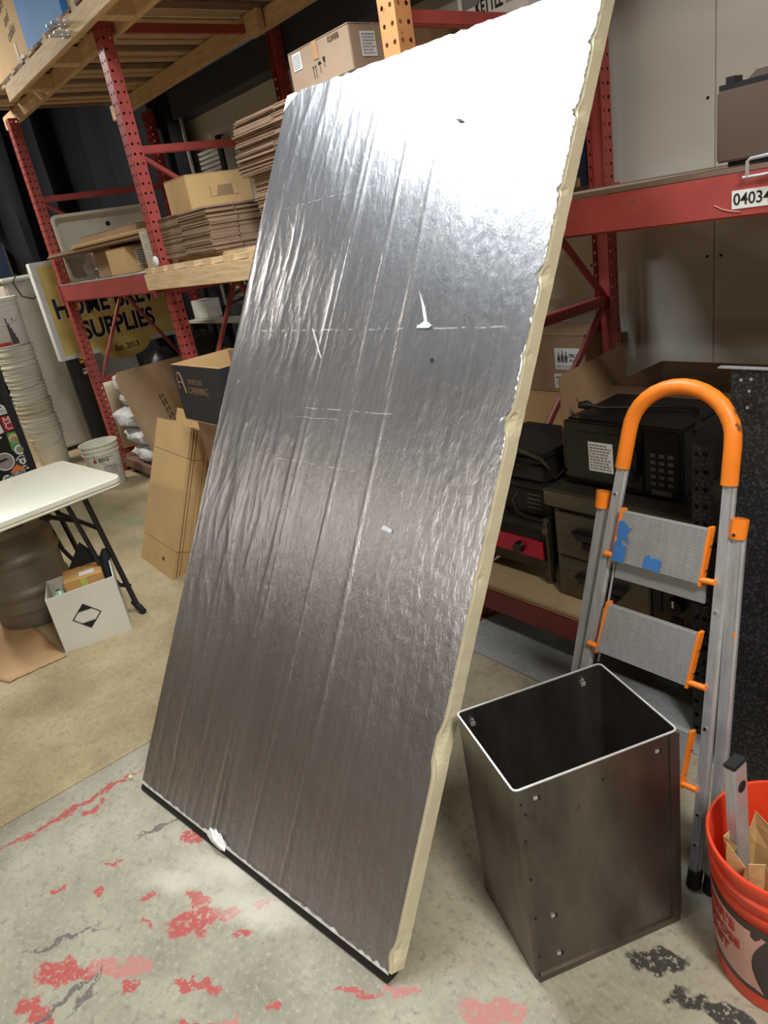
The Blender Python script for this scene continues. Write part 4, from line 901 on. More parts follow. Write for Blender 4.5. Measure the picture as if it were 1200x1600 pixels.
def lump(name, label, cat, c, rx, ry, h, m, seed=0, sub=1.0, amp=.12, nk=28, nj=14, flat=.75):
    vs = []; mb = MB()
    for j in range(nj+1):
        ph = PI*j/nj
        for k in range(nk):
            t_ = 2*PI*k/nk; ct, st_ = math.cos(t_), math.sin(t_); sp_ = max(.02, math.sin(ph))**flat
            f = 1+amp*noise.noise(V(ct*1.7*sub+seed, st_*1.7*sub, math.cos(ph)*1.5))+amp*.5*noise.noise(V(ct*5*sub, st_*5*sub+seed, math.cos(ph)*5))
            sgn = lambda v: math.copysign(abs(v)**.75, v)
            vs.append(V(c[0]+rx*sgn(ct)*sp_*f, c[1]+ry*sgn(st_)*sp_*f, max(c[2]+.001, c[2]+h*(.5-.5*math.copysign(abs(math.cos(ph))**.8, math.cos(ph)))*(1+amp*.4*noise.noise(V(ct*2+seed,st_*2,1))))))
    mb.add(vs, [(j*nk+k, j*nk+(k+1) % nk, (j+1)*nk+(k+1) % nk, (j+1)*nk+k) for j in range(nj) for k in range(nk)]+[tuple(range(nk-1,-1,-1)), tuple(nj*nk+k for k in range(nk))])
    return single(name, mb, m, label, cat, c, smooth=True)
lump('garbage_bag', 'large black plastic bag slumped under the right end of the sign', 'bag', (-6.62,2.60,0), .24, .20, .90, bagm, 3)
lump('garbage_bag', 'black plastic bag in the shade behind the black printed box', 'bag', (-5.72,2.62,.0), .28, .20, 1.06, bagm, 9)
cb_ = thing('cabinet', 'tall off-white cabinet between the bucket stack and the yellow sign', 'cabinet', (-7.95,1.95,0))
part('body', MB().box(-8.25,-7.72,1.72,2.06,.04,1.70), cabm, cb_, bevel=.02); part('top', MB().box(-8.27,-7.70,1.70,2.08,1.701,1.745), white, cb_, bevel=.015); part('plinth', MB().box(-8.2,-7.76,1.74,2.04,0,.04), blackm, cb_)
q = MB(); q.tube([(-7.69,1.86,1.76),(-7.67,1.80,1.70),(-7.68,1.84,1.56),(-7.68,1.93,1.52),(-7.68,2.02,1.56),(-7.70,2.07,1.66)], .006, 8); single('cable', q, rubber, 'black cable looped over the top of the off-white cabinet', 'cable', (-7.69,1.95,1.6), smooth=True)
single('board_panel', MB().box(-7.42,-7.36,1.97,2.20,0,.90), blackm, 'black upright board left of the sign leg', 'board', (-7.39,2.08,0), bevel=.004)
# black tarp
path = [V(-5.92-2.5*k/30, 3.03+.025*math.sin(k*1.9), 0) for k in range(31)]+[V(-8.46-.06*math.sin(k*1.3), 2.98-2.3*k/28, 0) for k in range(29)]
tm_ = MB(); NZ = 12; vs = []
for i, p in enumerate(path):
    zb = .12 if i < 31 else 1.50 if p.y > 2.32 else 1.50+(2.32-p.y)*1.9
    zt_ = 4.0
    for j in range(NZ+1):
        f = j/NZ; vs.append(V(p.x+.03*noise.noise(V(i*.4,f*2,1)), p.y+.03*noise.noise(V(i*.4,f*2,7)), zb+(zt_-.02-zb)*f))
tm_.add(vs, [(i*(NZ+1)+j, (i+1)*(NZ+1)+j, (i+1)*(NZ+1)+j+1, i*(NZ+1)+j+1) for i in range(len(path)-1) for j in range(NZ)])
tp_o = single('tarp', tm_, tarpm, 'black tarp hanging behind the left bay', 'tarp', (-7.2,2.9,2.9), smooth=True); so = tp_o.modifiers.new('s','SOLIDIFY'); so.thickness = .004
q = MB(); q.tube([(-5.905,3.02,1.2),(-5.905,3.02,2.80)], .016, 10); single('pole', q, alu, 'grey metal pole at the right edge of the black tarp', 'pole', (-5.905,3.02,1.2), smooth=True)
single('steel_column', MB().box(-10.1,-9.98,2.16,2.36,0,3.05), bluest, 'dark blue steel column beyond the bucket stack', 'column', (-10,2.2,0))
q = MB(); vs = []
for i in range(40):
    for j in range(2): vs.append(V(-12.5+.06*math.sin(i*1.1), -1+4*i/39, .3+2.8*j))
q.add(vs, [(2*i,2*i+2,2*i+3,2*i+1) for i in range(39)]); dp = single('drape', q, drape, 'pale drape hanging at the far left', 'drape', (-12.5,1,.3), smooth=True); so = dp.modifiers.new('s','SOLIDIFY'); so.thickness = .01
# shaded clutter seen through the middle bay
lvt = thing('louvre_panel', 'pale louvred panel with dark frame on the back wall', 'louvre', (-5.5,3.06,2.2))
for k in range(9): part('slat', MB().box(-5.86,-5.50,3.07,3.10,2.10+k*.034,2.122+k*.034), paper, lvt)
part('frame', MB().box(-5.50,-5.44,3.06,3.11,2.05,2.46), blackm, lvt); part('frame', MB().box(-5.40,-5.375,3.06,3.11,2.05,2.44), aludk, lvt)
wb = carton('white_box', 'small white box in the shade under the middle bay', -6.12,-5.85,2.80,2.94,1.1265,1.28, white)
lf = thing('folded_blind', 'bundle of white slats with black tubes in the shade behind the pallet', 'blind', (-5.3,2.95,1.2))
for k in range(8): part('slat', MB().box(-5.62,-4.98,2.96,3.0,1.215+k*.030,1.235+k*.030), paper, lf)
q = MB(); q.tube([(-5.7,2.94,1.27),(-5.0,2.94,1.42)], .014, 8); q.tube([(-5.68,2.94,1.22),(-4.95,2.94,1.33)], .014, 8); q.tube([(-5.36,2.93,1.12),(-5.36,2.93,1.46)], .012, 8); q.tube([(-5.32,2.92,1.46),(-5.1,2.92,1.14)], .012, 8); part('tube', q, blackm, lf, smooth=True)
t = thing('side_table', 'white-topped stand in the shade behind the black printed box', 'table', (-5.25,2.85,0)); part('top', MB().box(-6.15,-4.92,2.72,2.90,1.10,1.125), white, t, bevel=.004)
for x in (-6.12,-4.98): part('leg', MB().box(x,x+.03,2.74,2.88,0,1.0995), blackm, t)

# ================================================================ LEFT BAY FLOOR: SACKS, LONG CARTON, BLACK BOX
dl = thing('dolly', 'low brown wooden dolly under the white sacks', 'dolly', (-5.9,2.15,0))
for k in range(5): part('board', MB().box(-6.2,-5.15,1.85+k*.13,1.96+k*.13,.10,.125), woodd, dl, bevel=.003)
part('rail', MB().box(-6.2,-5.15,1.845,1.885,.055,.0995), woodd, dl); part('rail', MB().box(-6.2,-5.15,2.40,2.44,.055,.0995), woodd, dl)
for (x, y) in ((-6.1,1.90),(-5.25,1.90),(-6.1,2.4),(-5.25,2.4)):
    q = MB(); q.tube([(x-.012,y,.028),(x+.012,y,.028)], .0275, 14); part('wheel', q, rubber, dl, smooth=True)
for k, (x, y, z, rx, ry, h, lb) in enumerate(((-5.78,2.10,.126,.30,.24,.15,'white woven sack at the bottom of the sack pile'),(-5.86,2.08,.268,.29,.23,.15,'white woven sack second from the bottom of the pile'),(-5.97,2.06,.41,.28,.22,.16,'white woven sack in the middle of the pile'),(-6.02,2.14,.56,.24,.20,.14,'translucent white sack fourth up in the pile'),(-5.98,2.10,.69,.25,.20,.17,'white sack on top of the sack pile'))):
    sk = lump('grain_sack', lb, 'sack', (x,y,z), rx, ry, h, sackm, k*3.7+1, 1.4, .15, flat=.6); sk['group'] = 'white sacks on the dolly'
ax = nrm((.36,0,-.57)); nn = nrm((.57,0,.36)); lc0 = V(-5.74,1.86,.905)
lcX = frame(lc0, tuple(ax), Yp)      # x down the length, y into depth, z = face normal
lc = thing('long_carton', 'long brown carton leaning slanted beside the white sacks', 'box', X=lcX)
sgn = 1 if (lcX.to_3x3() @ V(0,0,1)) @ nn > 0 else -1
b = MB(); b.box(0,.86,0,.62,-.12 if sgn > 0 else 0, 0 if sgn > 0 else .12, lcX); part('body', b, mat('dusty_carton', S(166,136,102), .8, var=.15, scale=3), lc, bevel=.006)
b = MB(); b.box(.02,.84,.295,.325,.0005*sgn,.0012*sgn, lcX) if sgn > 0 else None; part('tape_strip', b, tape, lc)
part('small_print', scribble_lines(lcX @ V(.45,.24,.0008), tuple(ax), Yp, .34, .05, 2, 91), inkbrown, lc)
lump('paper_sack', 'slumped brown paper sack behind the long carton', 'sack', (-5.05,2.50,.0), .22, .13, .95, cardd, 21, 1.0, .08)
an = open_carton('printed_box', 'open black carton with pale printed lettering behind the standing cartons', -3.476,-2.955,1.40,1.73,.882,1.165, cardk, card)
XA = W[an.name]; fo_ = lambda x, z: XA @ V(x,-.166,z)
rm_ = MB()
for (x0, x1, y0, y1) in ((-3.476,-2.955,1.40,1.406),(-3.476,-2.955,1.724,1.73),(-3.476,-3.470,1.406,1.724),(-2.961,-2.955,1.406,1.724)): rm_.box(x0,x1,y0,y1,1.1652,1.1685)
part('rim', rm_, card, an); part('lining', MB().box(-3.4705,-3.4685,1.406,1.724,.89,1.165), card, an); part('lining', MB().box(-2.9625,-2.9605,1.406,1.724,.89,1.165), card, an); part('lining', MB().box(-3.468,-2.963,1.7215,1.7238,.89,1.165), cardd, an)  # back lining takes the darker board to paint the shade inside
q = MB(); q.tube([fo_(-.222,.165),fo_(-.225,.215),fo_(-.210,.245),fo_(-.188,.245),fo_(-.172,.215),fo_(-.163,.165),fo_(-.157,.145)], .005, 8); q.tube([fo_(-.222,.195),fo_(-.195,.20),fo_(-.172,.195)], .005, 8); part('emblem', q, inkgold, an, smooth=True)
lettering(an, 'american', .052, fo_(-.035,.208), Xp, Zp, inkgold, 0, .85, depth=.001); lettering(an, 'CANNING', .050, fo_(-.022,.160), Xp, Zp, inkgold, .02, .92, depth=.001)
sc_ = carton('carton', 'brown carton stack base under the black printed carton', -3.44,-2.98,1.44,1.74,0,.880, cardd)
q = MB(); q.prism([(.12,-.02),(.26,-.02),(.26,.07),(.21,.075)], (-3.216,1.392,.90), Xp, Zp, (0,.004,0)); part('raised_flap', q, card, sc_)
# ================================================================ STANDING FLATTENED CARTONS
bo_ = V(-4.182,1.157,0); bu = nrm((.513,-.02,0)); bv = nrm((0,.345,.79)); bn = bu.cross(bv)     # face towards the viewer is bn
if bn.y > 0: bn = -bn
def standing(k, off, w_, h_, dx, dz, label, group, m=card):
    X = frame(bo_+bu*dx-bn*off+V(0,0,max(0, .345*0)), tuple(bu), tuple(bv)); mb = MB(); t_ = .0085
    sg_ = 1 if (X.to_3x3() @ V(0,0,1)) @ bn > 0 else -1
    def slab(x0, x1, y0, y1, in_=0):
        mb.box(x0, x1, y0, y1, min(0, -sg_*t_)+in_, max(0, -sg_*t_)-in_, X)
    f1, f2 = .16, h_-.17; g = .007
    z_ = dz
    slab(0, w_, f1+g*.5+z_, f2-g*.5+z_)
    jj = random.uniform(-.004,.004)
    slab(0, w_*.48-g, z_, f1+z_, .0005); slab(w_*.48, w_, z_, f1+z_, .0005); slab(0, w_*.48-g, f2+z_, h_+z_+jj, .0005); slab(w_*.48, w_, f2+z_, h_+z_-jj, .0005)
    return single('flattened_carton', mb, m, label, 'carton', None, group, X=X)
off = 0.0
for k in range(11):
    o = standing(k, off, .512, .86+random.uniform(-.006,.006), random.uniform(-.006,.010), .034*0+.345/.86*off*.0+0.0, 'front flat brown carton standing on the floor, its creased face showing' if k == 0 else 'flat brown carton standing in the front sheaf, %s behind its face' % (ORD[k] if k > 1 else 'first'), None if k == 0 else 'front sheaf of standing flat cartons')
    off += .0095
    if k == 0:
        q = rect(bo_+bu*.36+bv*.085+bn*.0008, bu, bv, .035, .018, .0008); part('stamp', q, inkbrown, o)
off += .004
for k in range(16):
    standing(k, off, .50, .935+random.uniform(-.01,.01), .02+random.uniform(-.012,.02)+.004*k, 0, 'flat brown carton standing in the rear sheaf, %s' % ('its foremost' if k == 0 else 'its hindmost' if k == 15 else ORD[k]+' from its front'), 'rear sheaf of standing flat cartons'); off += .0118

# ================================================================ WHITE BUCKETS
def bucket(label, cx, cy, z, rt, rb, h, m, name='bucket', group=None, handle=True, hang=2.4, lid=False):
    t = thing(name, label, 'bucket', (cx,cy,z), group=group); r = lambda q: rb+(rt-.006-rb)*q/h
    pr = [(rb-.004,0),(rb,.005),(r(h*.76),h*.76),(r(h*.77)+.009,h*.77),(r(h*.79)+.009,h*.79),(r(h*.80),h*.80),(r(h*.86),h*.86),(r(h*.87)+.009,h*.87),(r(h*.89)+.009,h*.89),(r(h*.9),h*.9),(r(h*.96),h*.96),(rt+.004,h*.965),(rt+.004,h),(rt-.006,h),(r(h*.9)-.004,h*.9),(rb-.006,.008)]
    b = MB(); b.lathe((cx,cy,z), pr, 40, True, True); part('bucket_body', b, m, t, smooth=True)
    if handle:
        p = []; a0 = hang; 
        for k in range(15):
            f = PI*k/14; x = math.cos(f)*(rt+.004); d = math.sin(f)*.16; p.append(V(cx+x*math.cos(a0)+d*.55*math.sin(a0), cy+x*math.sin(a0)-d*.55*math.cos(a0), z+h*.82-d*.85))
            q0_ = Vector((p[-1].x-cx, p[-1].y-cy)); L_ = q0_.length
            if L_ < rt+.004: q0_ *= (rt+.004)/max(L_,.001); p[-1].x = cx+q0_.x; p[-1].y = cy+q0_.y
        b = MB(); b.tube(p, .002, 6); part('bail_handle', b, aludk, t, smooth=True)
    return t
bs = bucket('lone open white bucket with small red triangle print beyond the table', -6.0,1.62,0,.152,.130,.37,pail)
rb_ = lambda z: .130+.016*z/.37+.001
am = math.atan2(-1.62, 6.0)+.12
curved(bs, 'BSG', .048, (-6.0,1.62,0), rb_, am-.10, .245, ink, .02, 1.0)
q = MB(); c0_ = V(-6.0,1.62,0); 
def cyl(a, z, o=.001): return c0_+V((rb_(z)+o)*math.cos(a),(rb_(z)+o)*math.sin(a),z)
q.add([cyl(am-.72,.228),cyl(am-.60,.228),cyl(am-.48,.228),cyl(am-.60,.275,.003)], [(0,1,3),(1,2,3)]); part('triangle_mark', q, inkred, bs)
q = MB()
for r_ in range(7):
    for k in range(9):
        a = am-.22+k*.085; z = .185-r_*.012; q.add([cyl(a,z),cyl(a+.06,z),cyl(a+.06,z+.006),cyl(a,z+.006)], [(0,1,2,3)])
for k, (a, z, L_) in enumerate(((am+.12,.285,.45),(am+.2,.255,.35))): q.add([cyl(a+L_*i/6,z) for i in range(7)]+[cyl(a+L_*i/6,z+.005) for i in range(7)], [(i,i+1,i+8,i+7) for i in range(6)])
part('small_print', q, papergrey, bs); q = MB(); q.add([cyl(am+.50,.07),cyl(am+.56,.07),cyl(am+.53,.092)], [(0,1,2)]); part('small_mark', q, inkred, bs)
bx0, by0 = -7.30, 1.53; zz = 0; nb = 14
first = None
labs = ['bottom','second','third','fourth','fifth','sixth','seventh','eighth','ninth','tenth','eleventh','twelfth','thirteenth','fourteenth']
protos = {}
zs = [0,.055,.11,.19,.235,.27,.365,.43,.50,.555,.61,.66,.72,.775]
for k in range(nb):
    old = k in (3,4,5); key = old
    hd_ = k in (1,3,6,10)
    b = bucket('%s bucket from the floor in the tall nest of white buckets%s' % (labs[k], ', yellowed' if old else (', wire handle hanging' if hd_ else '')), bx0+random.uniform(-.008,.008), by0+random.uniform(-.008,.008), zs[k], .158,.128,.385, pailold if old else pail, group='nested white buckets', handle=hd_, hang=1.2)
ub_ = bucket('white bucket with printed bar scale crowning the bucket nest', bx0,by0,1.165,.165,.150,.40, white, group='nested white buckets', handle=True, hang=1.0)
c0_ = V(bx0,by0,1.165); rb_ = lambda z: .150+.009*z/.4+.0012
am2 = math.atan2(-by0, -bx0)+.05
q = MB()
for k in range(5): a = am2+.00+k*.075; h_ = .23*(1-k/5.2); q.add([cyl(a,.02,.002),cyl(a+.06,.02,.002),cyl(a+.06,.02+h_,.002),cyl(a,.02+h_,.002)], [(0,1,2,3)])
part('bar_scale', q, ink, ub_); q = MB(); q.add([cyl(am2-.9+.85*i/8,.018,.002) for i in range(9)]+[cyl(am2-.9+.85*i/8,.045,.002) for i in range(9)], [(i,i+1,i+10,i+9) for i in range(8)]); part('red_stripe', q, inkred, ub_)
q = MB(); q.add([cyl(am2+.32,.22,.002),cyl(am2+.42,.22,.002),cyl(am2+.37,.25,.003)], [(0,1,2)]); part('triangle_mark', q, inkred, ub_)
lid = MB(); lid.lathe((bx0,by0,1.5655), [(.155,0),(.172,.0),(.172,.018),(.15,.022),(.03,.024)], 36, True, True); part('lid', lid, white, ub_, smooth=True)

# ================================================================ STICKERED FRIDGE
fx = -6.0
fr = thing('fridge', 'black fridge covered in round and square stickers at the left edge', 'fridge', (-6.3,.8,0))
part('body', MB().box(-6.62,fx-.045,.46,1.115,.02,1.62), blackm, fr, bevel=.01); dr = part('door', MB().box(fx-.042,fx,.46,1.115,.05,1.61), blackp, fr, bevel=.008)
part('door_edge', MB().box(fx,fx+.004,1.06,1.112,.06,1.60), blackm, fr)
part('kickplate', MB().box(-6.6,fx-.02,.48,1.10,0,.02), rubber, fr)
def disc(y, z, r, m, d=.0, name='sticker', ry=None): 
    q = MB(); q.prism([(r*math.cos(2*PI*k/24), (ry or r)*math.sin(2*PI*k/24)) for k in range(24)], (fx+.0005+d,y,z), Yp, Zp, (.0008,0,0)); return part(name, q, m, dr)
def poly(pts, m, d=0): q = MB(); q.prism(pts, (fx+.0005+d,0,0), Yp, Zp, (.0008,0,0)); return part('sticker', q, m, dr)
poly([(.995,.655),(1.075,.655),(1.070,.765),(.985,.775)], maroon); lettering(dr, 'M', .075, (fx+.0018,1.030,.735), Yp, Zp, paper, 0, .95); lettering(dr, 'C', .075, (fx+.0018,1.030,.690), Yp, Zp, paper, 0, 1.0)
poly([(.86,.785),(1.055,.785),(1.05,.845),(.96,.92),(.86,.92)], paper); poly([(.86,.835),(1.035,.835),(.98,.90),(.86,.90)], darkgreen, .001); part('small_print', scribble_lines((fx+.002,.98,.808), Yp, Zp, .14, .03, 2, 61), papergrey, dr)
poly([(.90,.645),(.985,.655),(.975,.765),(.90,.755)], paper); poly([(.90,.69),(.95,.69),(.94,.73),(.90,.73)], ink, .001)
poly([(.99,.50),(1.075,.50),(1.07,.64),(.995,.645)], greenst); disc(1.032,.595,.034,sand,.001); disc(1.032,.585,.026,greyst,.002,ry=.02); poly([(1.0,.545),(1.065,.55),(1.065,.565),(1.0,.56)], lime, .002)
disc(1.045,.497,.040,paper,.002); disc(1.045,.497,.026,greyst,.003); disc(1.045,.492,.014,lime,.004)
disc(1.035,.405,.052,brownst)
for (a0_, a1_) in ((.35,1.25),(1.35,1.8),(1.9,2.8),(4.3,5.0)):
    q = MB(); ps_ = [(.047*math.cos(a0_+(a1_-a0_)*k/8), .047*math.sin(a0_+(a1_-a0_)*k/8)) for k in range(9)]+[(.039*math.cos(a1_-(a1_-a0_)*k/8), .039*math.sin(a1_-(a1_-a0_)*k/8)) for k in range(9)]; q.prism(ps_, (fx+.0016,1.035,.405), Yp, Zp, (.0008,0,0)); part('sticker_lettering', q, paper, dr)
poly([(1.012,.430),(1.035,.425),(1.058,.430),(1.058,.395),(1.035,.375),(1.012,.395)], paper, .001); poly([(1.029,.393),(1.041,.393),(1.041,.417),(1.029,.417)], ink, .002)
disc(.915,.44,.07,paper); disc(.915,.44,.061,greyst,.001); poly([(.87,.44),(.95,.45),(.93,.465),(.88,.46)], ink, .002)
poly([(.91,.340),(.985,.275),(1.05,.325),(.985,.395)], orangest, .001); poly([(.905,.322),(1.045,.312),(1.05,.338),(.91,.348)], navyst, .002); lettering(dr, 'CEBRUTE', .030, (fx+.0045,.978,.330), (0,1,-.06), (0,.06,1), paper, .01, .8)
disc(1.06,.305,.045,paper,.001); disc(1.06,.303,.034,ink,.002); disc(1.06,.30,.012,paper,.003)
disc(.89,.30,.04,paper,.001); disc(.89,.30,.028,papergrey,.002)
poly([(.86,.612),(.955,.618),(.955,.632),(.86,.626)], paper); poly([(.86,.588),(.94,.596),(.95,.612),(.86,.606)], ink, .001)

# ================================================================ FOLDING TABLE, KEG, WHITE BOX
tc = V(-3.385,.975,0); te = nrm((-.70,-.078,0)); tl = nrm((.03,-.55,0))   # far end edge and long edge directions
tl = (tl-te*(te @ tl)).normalized()
TX = frame(tc, tuple(te), tuple(tl)); zup = (TX.to_3x3() @ V(0,0,1)).z
ft = thing('folding_table', 'white plastic folding table with black steel legs at the left edge', 'table', X=Matrix.Translation(tc))
ow = .725
def tpt(x, y, z): return tc+te*x+tl*y+V(0,0,z)
b = MB(); n_ = 7; 
def tout(inset, r=.05): 
    p = rrect(inset, ow-inset, inset, 1.83-inset, r-inset*.5); return p
Ls = [(tout(.016),.690),(tout(.008),.692),(tout(.002),.700),(tout(.006),.708),(tout(.0),.714),(tout(.0),.734),(tout(.006),.740)]
n = len(Ls[0][0])
for p, z in Ls: b.v += [tpt(x,y,z) for x, y in p]
for q_ in range(len(Ls)-1): b.f += [(q_*n+i, q_*n+(i+1) % n, (q_+1)*n+(i+1) % n, (q_+1)*n+i) for i in range(n)]
b.f += [tuple(range(n-1,-1,-1)), tuple(range((len(Ls)-1)*n, len(Ls)*n))]
part('table_top', b, tabletop, ft, smooth=True)
for yl_ in (.17,1.62):
    for xs in (.11,.615):
        sgn_ = 1 if xs < .3 else -1
        L_ = MB(); yb_ = yl_-.075 if yl_ < 1 else yl_+.075; L_.tube([tpt(xs,yl_,.689),tpt(xs,yb_,.04),tpt(xs-.01*sgn_,yb_,.03)], .0135, 10); part('leg', L_, blackm, ft, smooth=True)
        L_ = MB(); s2 = 1 if yl_ < 1 else -1; L_.tube([tpt(xs+.01*sgn_,yl_+.085*s2,.689),tpt(xs+.01*sgn_,yb_+.10*s2,.30),tpt(xs+.005*sgn_,yb_+.05*s2,.18),tpt(xs,yb_,.15)], .0115, 10); part('leg_brace', L_, blackm, ft, smooth=True)
        L_ = MB(); L_.tube([tpt(xs+.03*sgn_,yb_,.050),tpt(xs-.02*sgn_,yb_,.026),tpt(xs-.065*sgn_,yb_,.0165)], [.016,.018,.014], 10); part('foot', L_, rubber, ft, smooth=True)
    L_ = MB(); L_.tube([tpt(.11,yl_-.02,.50),tpt(.615,yl_-.02,.50)], .011, 10); part('cross_bar', L_, blackm, ft, smooth=True)
    L_ = MB(); s2 = 1 if yl_ < 1 else -1; L_.tube([tpt(.36,yl_-.015*s2,.50),tpt(.36,yl_+.15*s2,.60),tpt(.36,yl_+.35*s2,.686)], .012, 10); part('folding_stay', L_, blackm, ft, smooth=True); L_ = MB(); L_.tube([tpt(.36,yl_+.10*s2,.568),tpt(.36,yl_+.14*s2,.592)], .018, 10); part('lock_ring', L_, blackm, ft, smooth=True)
sm_ = mat('table_scuff', S(140,126,106), .7)
for (x, y) in ((.42,.62),(.30,.70),(.5,.55)):
    b = MB(); b.bar(tpt(x,y,.7403),tpt(x+.03,y+.035,.7403), .006, .0006); part('scuff', b, sm_, ft)
kg = thing('steel_keg', 'grey steel keg with rolled ribs under the folding table', 'keg', (-4.0,.50,0))
r0 = .205; prk = [(.17,.0),(.185,.0),(.195,.02),(.196,.075),(r0-.008,.09),(r0-.002,.10),(r0-.002,.105),(r0-.002,.160),(r0-.002,.165),(r0+.008,.18),(r0+.010,.195),(r0+.008,.21),(r0-.002,.225),(r0-.002,.232),(r0-.002,.338),(r0-.002,.345),(r0+.008,.36),(r0+.010,.375),(r0+.008,.39),(r0-.002,.405),(r0-.002,.412),(r0-.003,.46),(r0-.004,.47),(r0-.02,.505),(.19,.52),(.188,.585),(.195,.60),(.19,.605),(.178,.60),(.178,.53),(.05,.54)]
b = MB(); b.lathe((-4.0,.50,0), prk, 40, True, True); part('keg_body', b, kegm, kg, smooth=True)
for a in (math.atan2(-.5,4)+.15, math.atan2(-.5,4)+PI): b = MB(); X = Matrix.Translation(V(-4.0,.50,.565)) @ Matrix.Rotation(a, 4, 'Z'); b.box(.1845,.1925,-.05,.05,-.018,.018, X); part('hand_hole', b, blackp, kg, bevel=.003)
b = MB(); b.lathe((-4.0,.5,.5405), [(.03,0),(.03,.02),(.02,.025)], 18, True, True); part('valve', b, steel, kg, smooth=True)
# white box with diamond mark
w0 = V(-3.404,.462,0); w1 = V(-3.318,.768,0); wu = (w1-w0).normalized(); wn = V(wu.y,-wu.x,0); WX = frame(w0, tuple(wu), tuple(-wn))
wbx = thing('open_white_box', 'open white box with black diamond mark under the folding table', 'box', X=Matrix.Translation(w0)); wd_ = (w1-w0).length
whm = mat('white_board', S(214,208,196), .7, var=.06, scale=6, wear=S(190,170,140), wearcut=.7)
def wp(x, y, z): return w0+wu*x-wn*y+V(0,0,z)
def plate(a, b_, h0, h1, th, name, m=whm, par=wbx):
    q = MB(); d = (b_-a).normalized(); nrm_ = V(d.y,-d.x,0)*th
    q.add([a,b_,b_+V(0,0,h1),a+V(0,0,h0),a-nrm_,b_-nrm_,b_-nrm_+V(0,0,h1),a-nrm_+V(0,0,h0)], [(0,1,2,3),(7,6,5,4),(0,4,5,1),(1,5,6,2),(2,6,7,3),(3,7,4,0)]); return part(name, q, m, par)
fw = plate(wp(0,0,.003), wp(wd_,0,.003), .288, .300, .006, 'front_wall'); plate(wp(wd_,.002,.003), wp(wd_,.26,.003), .30, .34, .006, 'side_wall'); plate(wp(0,.26,.003), wp(0,.004,.003), .275, .288, .006, 'side_wall'); plate(wp(wd_,.26,.003), wp(0,.26,.003), .30, .28, .006, 'back_wall')
q = MB(); q.add([wp(0,0,.0),wp(wd_,0,.0),wp(wd_,.26,.0),wp(0,.26,.0),wp(0,0,.003),wp(wd_,0,.003),wp(wd_,.26,.003),wp(0,.26,.003)], [(3,2,1,0),(4,5,6,7),(0,1,5,4),(1,2,6,5),(2,3,7,6),(3,0,4,7)]); part('bottom', q, whm, wbx)
ds = .068; oo = wp(wd_*.46,-.0015,.150); q = MB(); out = [(-ds,0),(0,-ds),(ds,0),(0,ds)]; inn = [(-ds*.90,0),(0,-ds*.90),(ds*.90,0),(0,ds*.90)]
P_ = [oo+wu*x+V(0,0,z) for x, z in out]+[oo+wu*x+V(0,0,z) for x, z in inn]; q.add(P_, [(i,(i+1) % 4,4+(i+1) % 4,4+i) for i in range(4)])
for s_ in (1,-1): q.add([oo+wu*x+V(0,0,z*s_) for x, z in ((-ds*.45,ds*.45),(ds*.45,ds*.45),(0,ds*.92))], [(0,1,2)])
part('diamond_mark', q, ink, wbx)
q = MB(); 
for (z, y) in ((.20,.05),(.16,.05)): q.prism([(0,0),(.04,0),(.04,.035),(0,.035)], wp(wd_+.0008,y,z), -wn, Zp, wu*.0005)
part('handling_mark', q, papergrey, wbx)
ib = carton('small_box', 'small orange-brown box inside the open white box', -3.58,-3.41,.585,.765,.004,.318, mat('amber_carton', S(200,150,88), .7), rz=-.27)
X = W[ib.name]; part('label', rect(X @ V(.02,.02,.3145), X.to_3x3() @ V(0,1,0), X.to_3x3() @ V(-1,0,0), .07, .05, .001), paper, ib); part('tape_strip', rect(X @ V(.0862,.0,.275), X.to_3x3() @ V(0,1,0), Zp, .03, .08, .001), mat('green_tape', S(186,190,96), .5), ib)
q = MB(); a_ = wp(.05,.19,.27); tri = [wp(.06,.22,.28), wp(.30,.20,.33), wp(.17,.16,.46), wp(.12,.15,.41)]
q.add([wp(.07,.24,.25),wp(.29,.225,.31),wp(.205,.225,.44)]+[wp(.075,.248,.25),wp(.295,.233,.31),wp(.21,.233,.44)], [(0,1,2),(5,4,3),(0,3,4,1),(1,4,5,2),(2,5,3,0)]); o = single('black_bag', q, mat('black_cloth', S(24,24,26), .8), 'black fabric bag with a peaked corner poking out of the white box', 'bag', wp(.18,.23,.25))
q = MB(); q.tube([wp(.29,.15,.24),wp(.295,.17,.31),wp(.305,.18,.36),wp(.312,.18,.385)], [.018,.022,.024,.014], 10); part('rolled_end', q, MATS['black_cloth'], o, smooth=True)
q = MB(); vs = []
for j in range(6):
    for k in range(10): t_ = 2*PI*k/10; r = .04*math.sin(PI*(j+.5)/6)*(1+.3*noise.noise(V(k,j,5))); vs.append(wp(.055,.10,.20)+V(r*math.cos(t_), r*math.sin(t_), .09*(1-(j+.5)/6*1)))
q.add(vs, [(j*10+k, j*10+(k+1) % 10, (j+1)*10+(k+1) % 10, (j+1)*10+k) for j in range(5) for k in range(10)]); single('plastic_wrap', q, mat('green_wrap', S(150,178,150), .3), 'crumpled greenish wrapping in the left corner of the white box', 'wrapping', wp(.055,.10,.20), smooth=True)
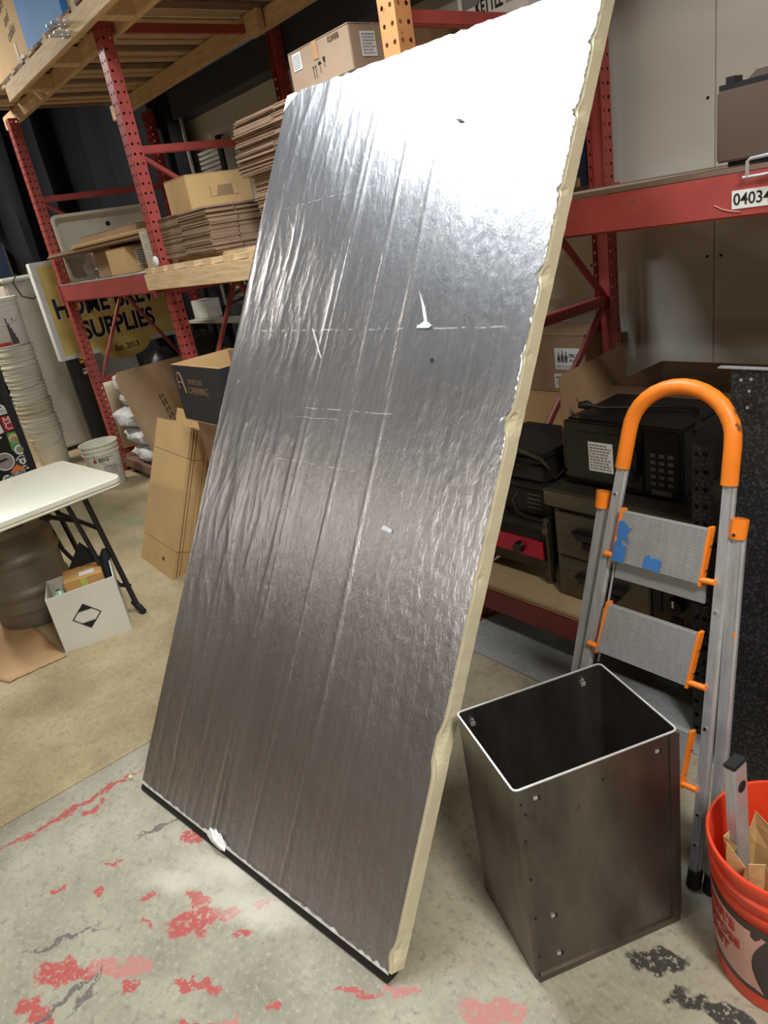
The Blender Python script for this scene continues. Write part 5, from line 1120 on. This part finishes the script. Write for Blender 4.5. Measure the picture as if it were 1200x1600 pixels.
# loose cardboard on the floor
q = MB(); nx, ny = 16, 12; vs = []
def shp(u, v): return V(-3.37,.19,0).lerp(V(-3.36,.452,0), u).lerp(V(-4.15,-.05,0).lerp(V(-4.02,.42,0), u), v)
for i in range(nx+1):
    for j in range(ny+1):
        u, v = i/nx, j/ny; p = shp(u, v); e = 1 if (i in (0,nx) or j in (0,ny)) else 0
        p += V(.014*noise.noise(V(u*9,v*9,3))*e, .014*noise.noise(V(u*9,v*9,6))*e, .006+.012*abs(noise.noise(V(u*4,v*4,1)))+.05*max(0, v-.75)*u)
        vs.append(p)
q.add(vs, [(i*(ny+1)+j, (i+1)*(ny+1)+j, (i+1)*(ny+1)+j+1, i*(ny+1)+j+1) for i in range(nx) for j in range(ny)])
o = single('cardboard_scrap', q, mat('kraft_scrap', S(184,146,104), .75, var=.1, scale=5), 'torn flat brown cardboard lying on the floor beside the white box', 'cardboard', (-3.7,.25,.0), smooth=True); so = o.modifiers.new('s','SOLIDIFY'); so.thickness = .004
# knobs on the left post
for (z, m, l) in ((1.0, brass, 'brass knob fixed to the left rack post'), (.905, chrome, 'chrome knob below the brass knob on the left rack post')):
    q = MB(); q.tube([(-6.30,YF-.001,z),(-6.30,YF-.012,z),(-6.30,YF-.018,z),(-6.30,YF-.038,z),(-6.30,YF-.046,z)], [.012,.012,.024,.026,.010], 14); single('knob', q, m, l, 'knob', (-6.30,YF,z), smooth=True)
# foam crumbs beside the panel
for (x, y, l) in ((-2.27,.345,'white foam crumb on the floor left of the panel corner'),(-1.06,1.05,'white foam crumb between the panel and the bin')):
    q = MB(); q.box(x,x+.018,y,y+.012,0,.008); single('foam_crumb', q, foam, l, 'crumb', (x,y,0), bevel=.002)
# kettle carton print
lettering(kt, 'KETTLE', .070, (-2.245,2.5983,2.365), Xp, Zp, ink, .03, .62); part('small_print', scribble_lines((-2.25,2.5983,2.425), Xp, Zp, .14, .022, 1, 93), papergrey, kt); part('small_print', scribble_lines((-2.11,2.598,2.37), Xp, Zp, .09, .06, 4, 77), papergrey, kt)
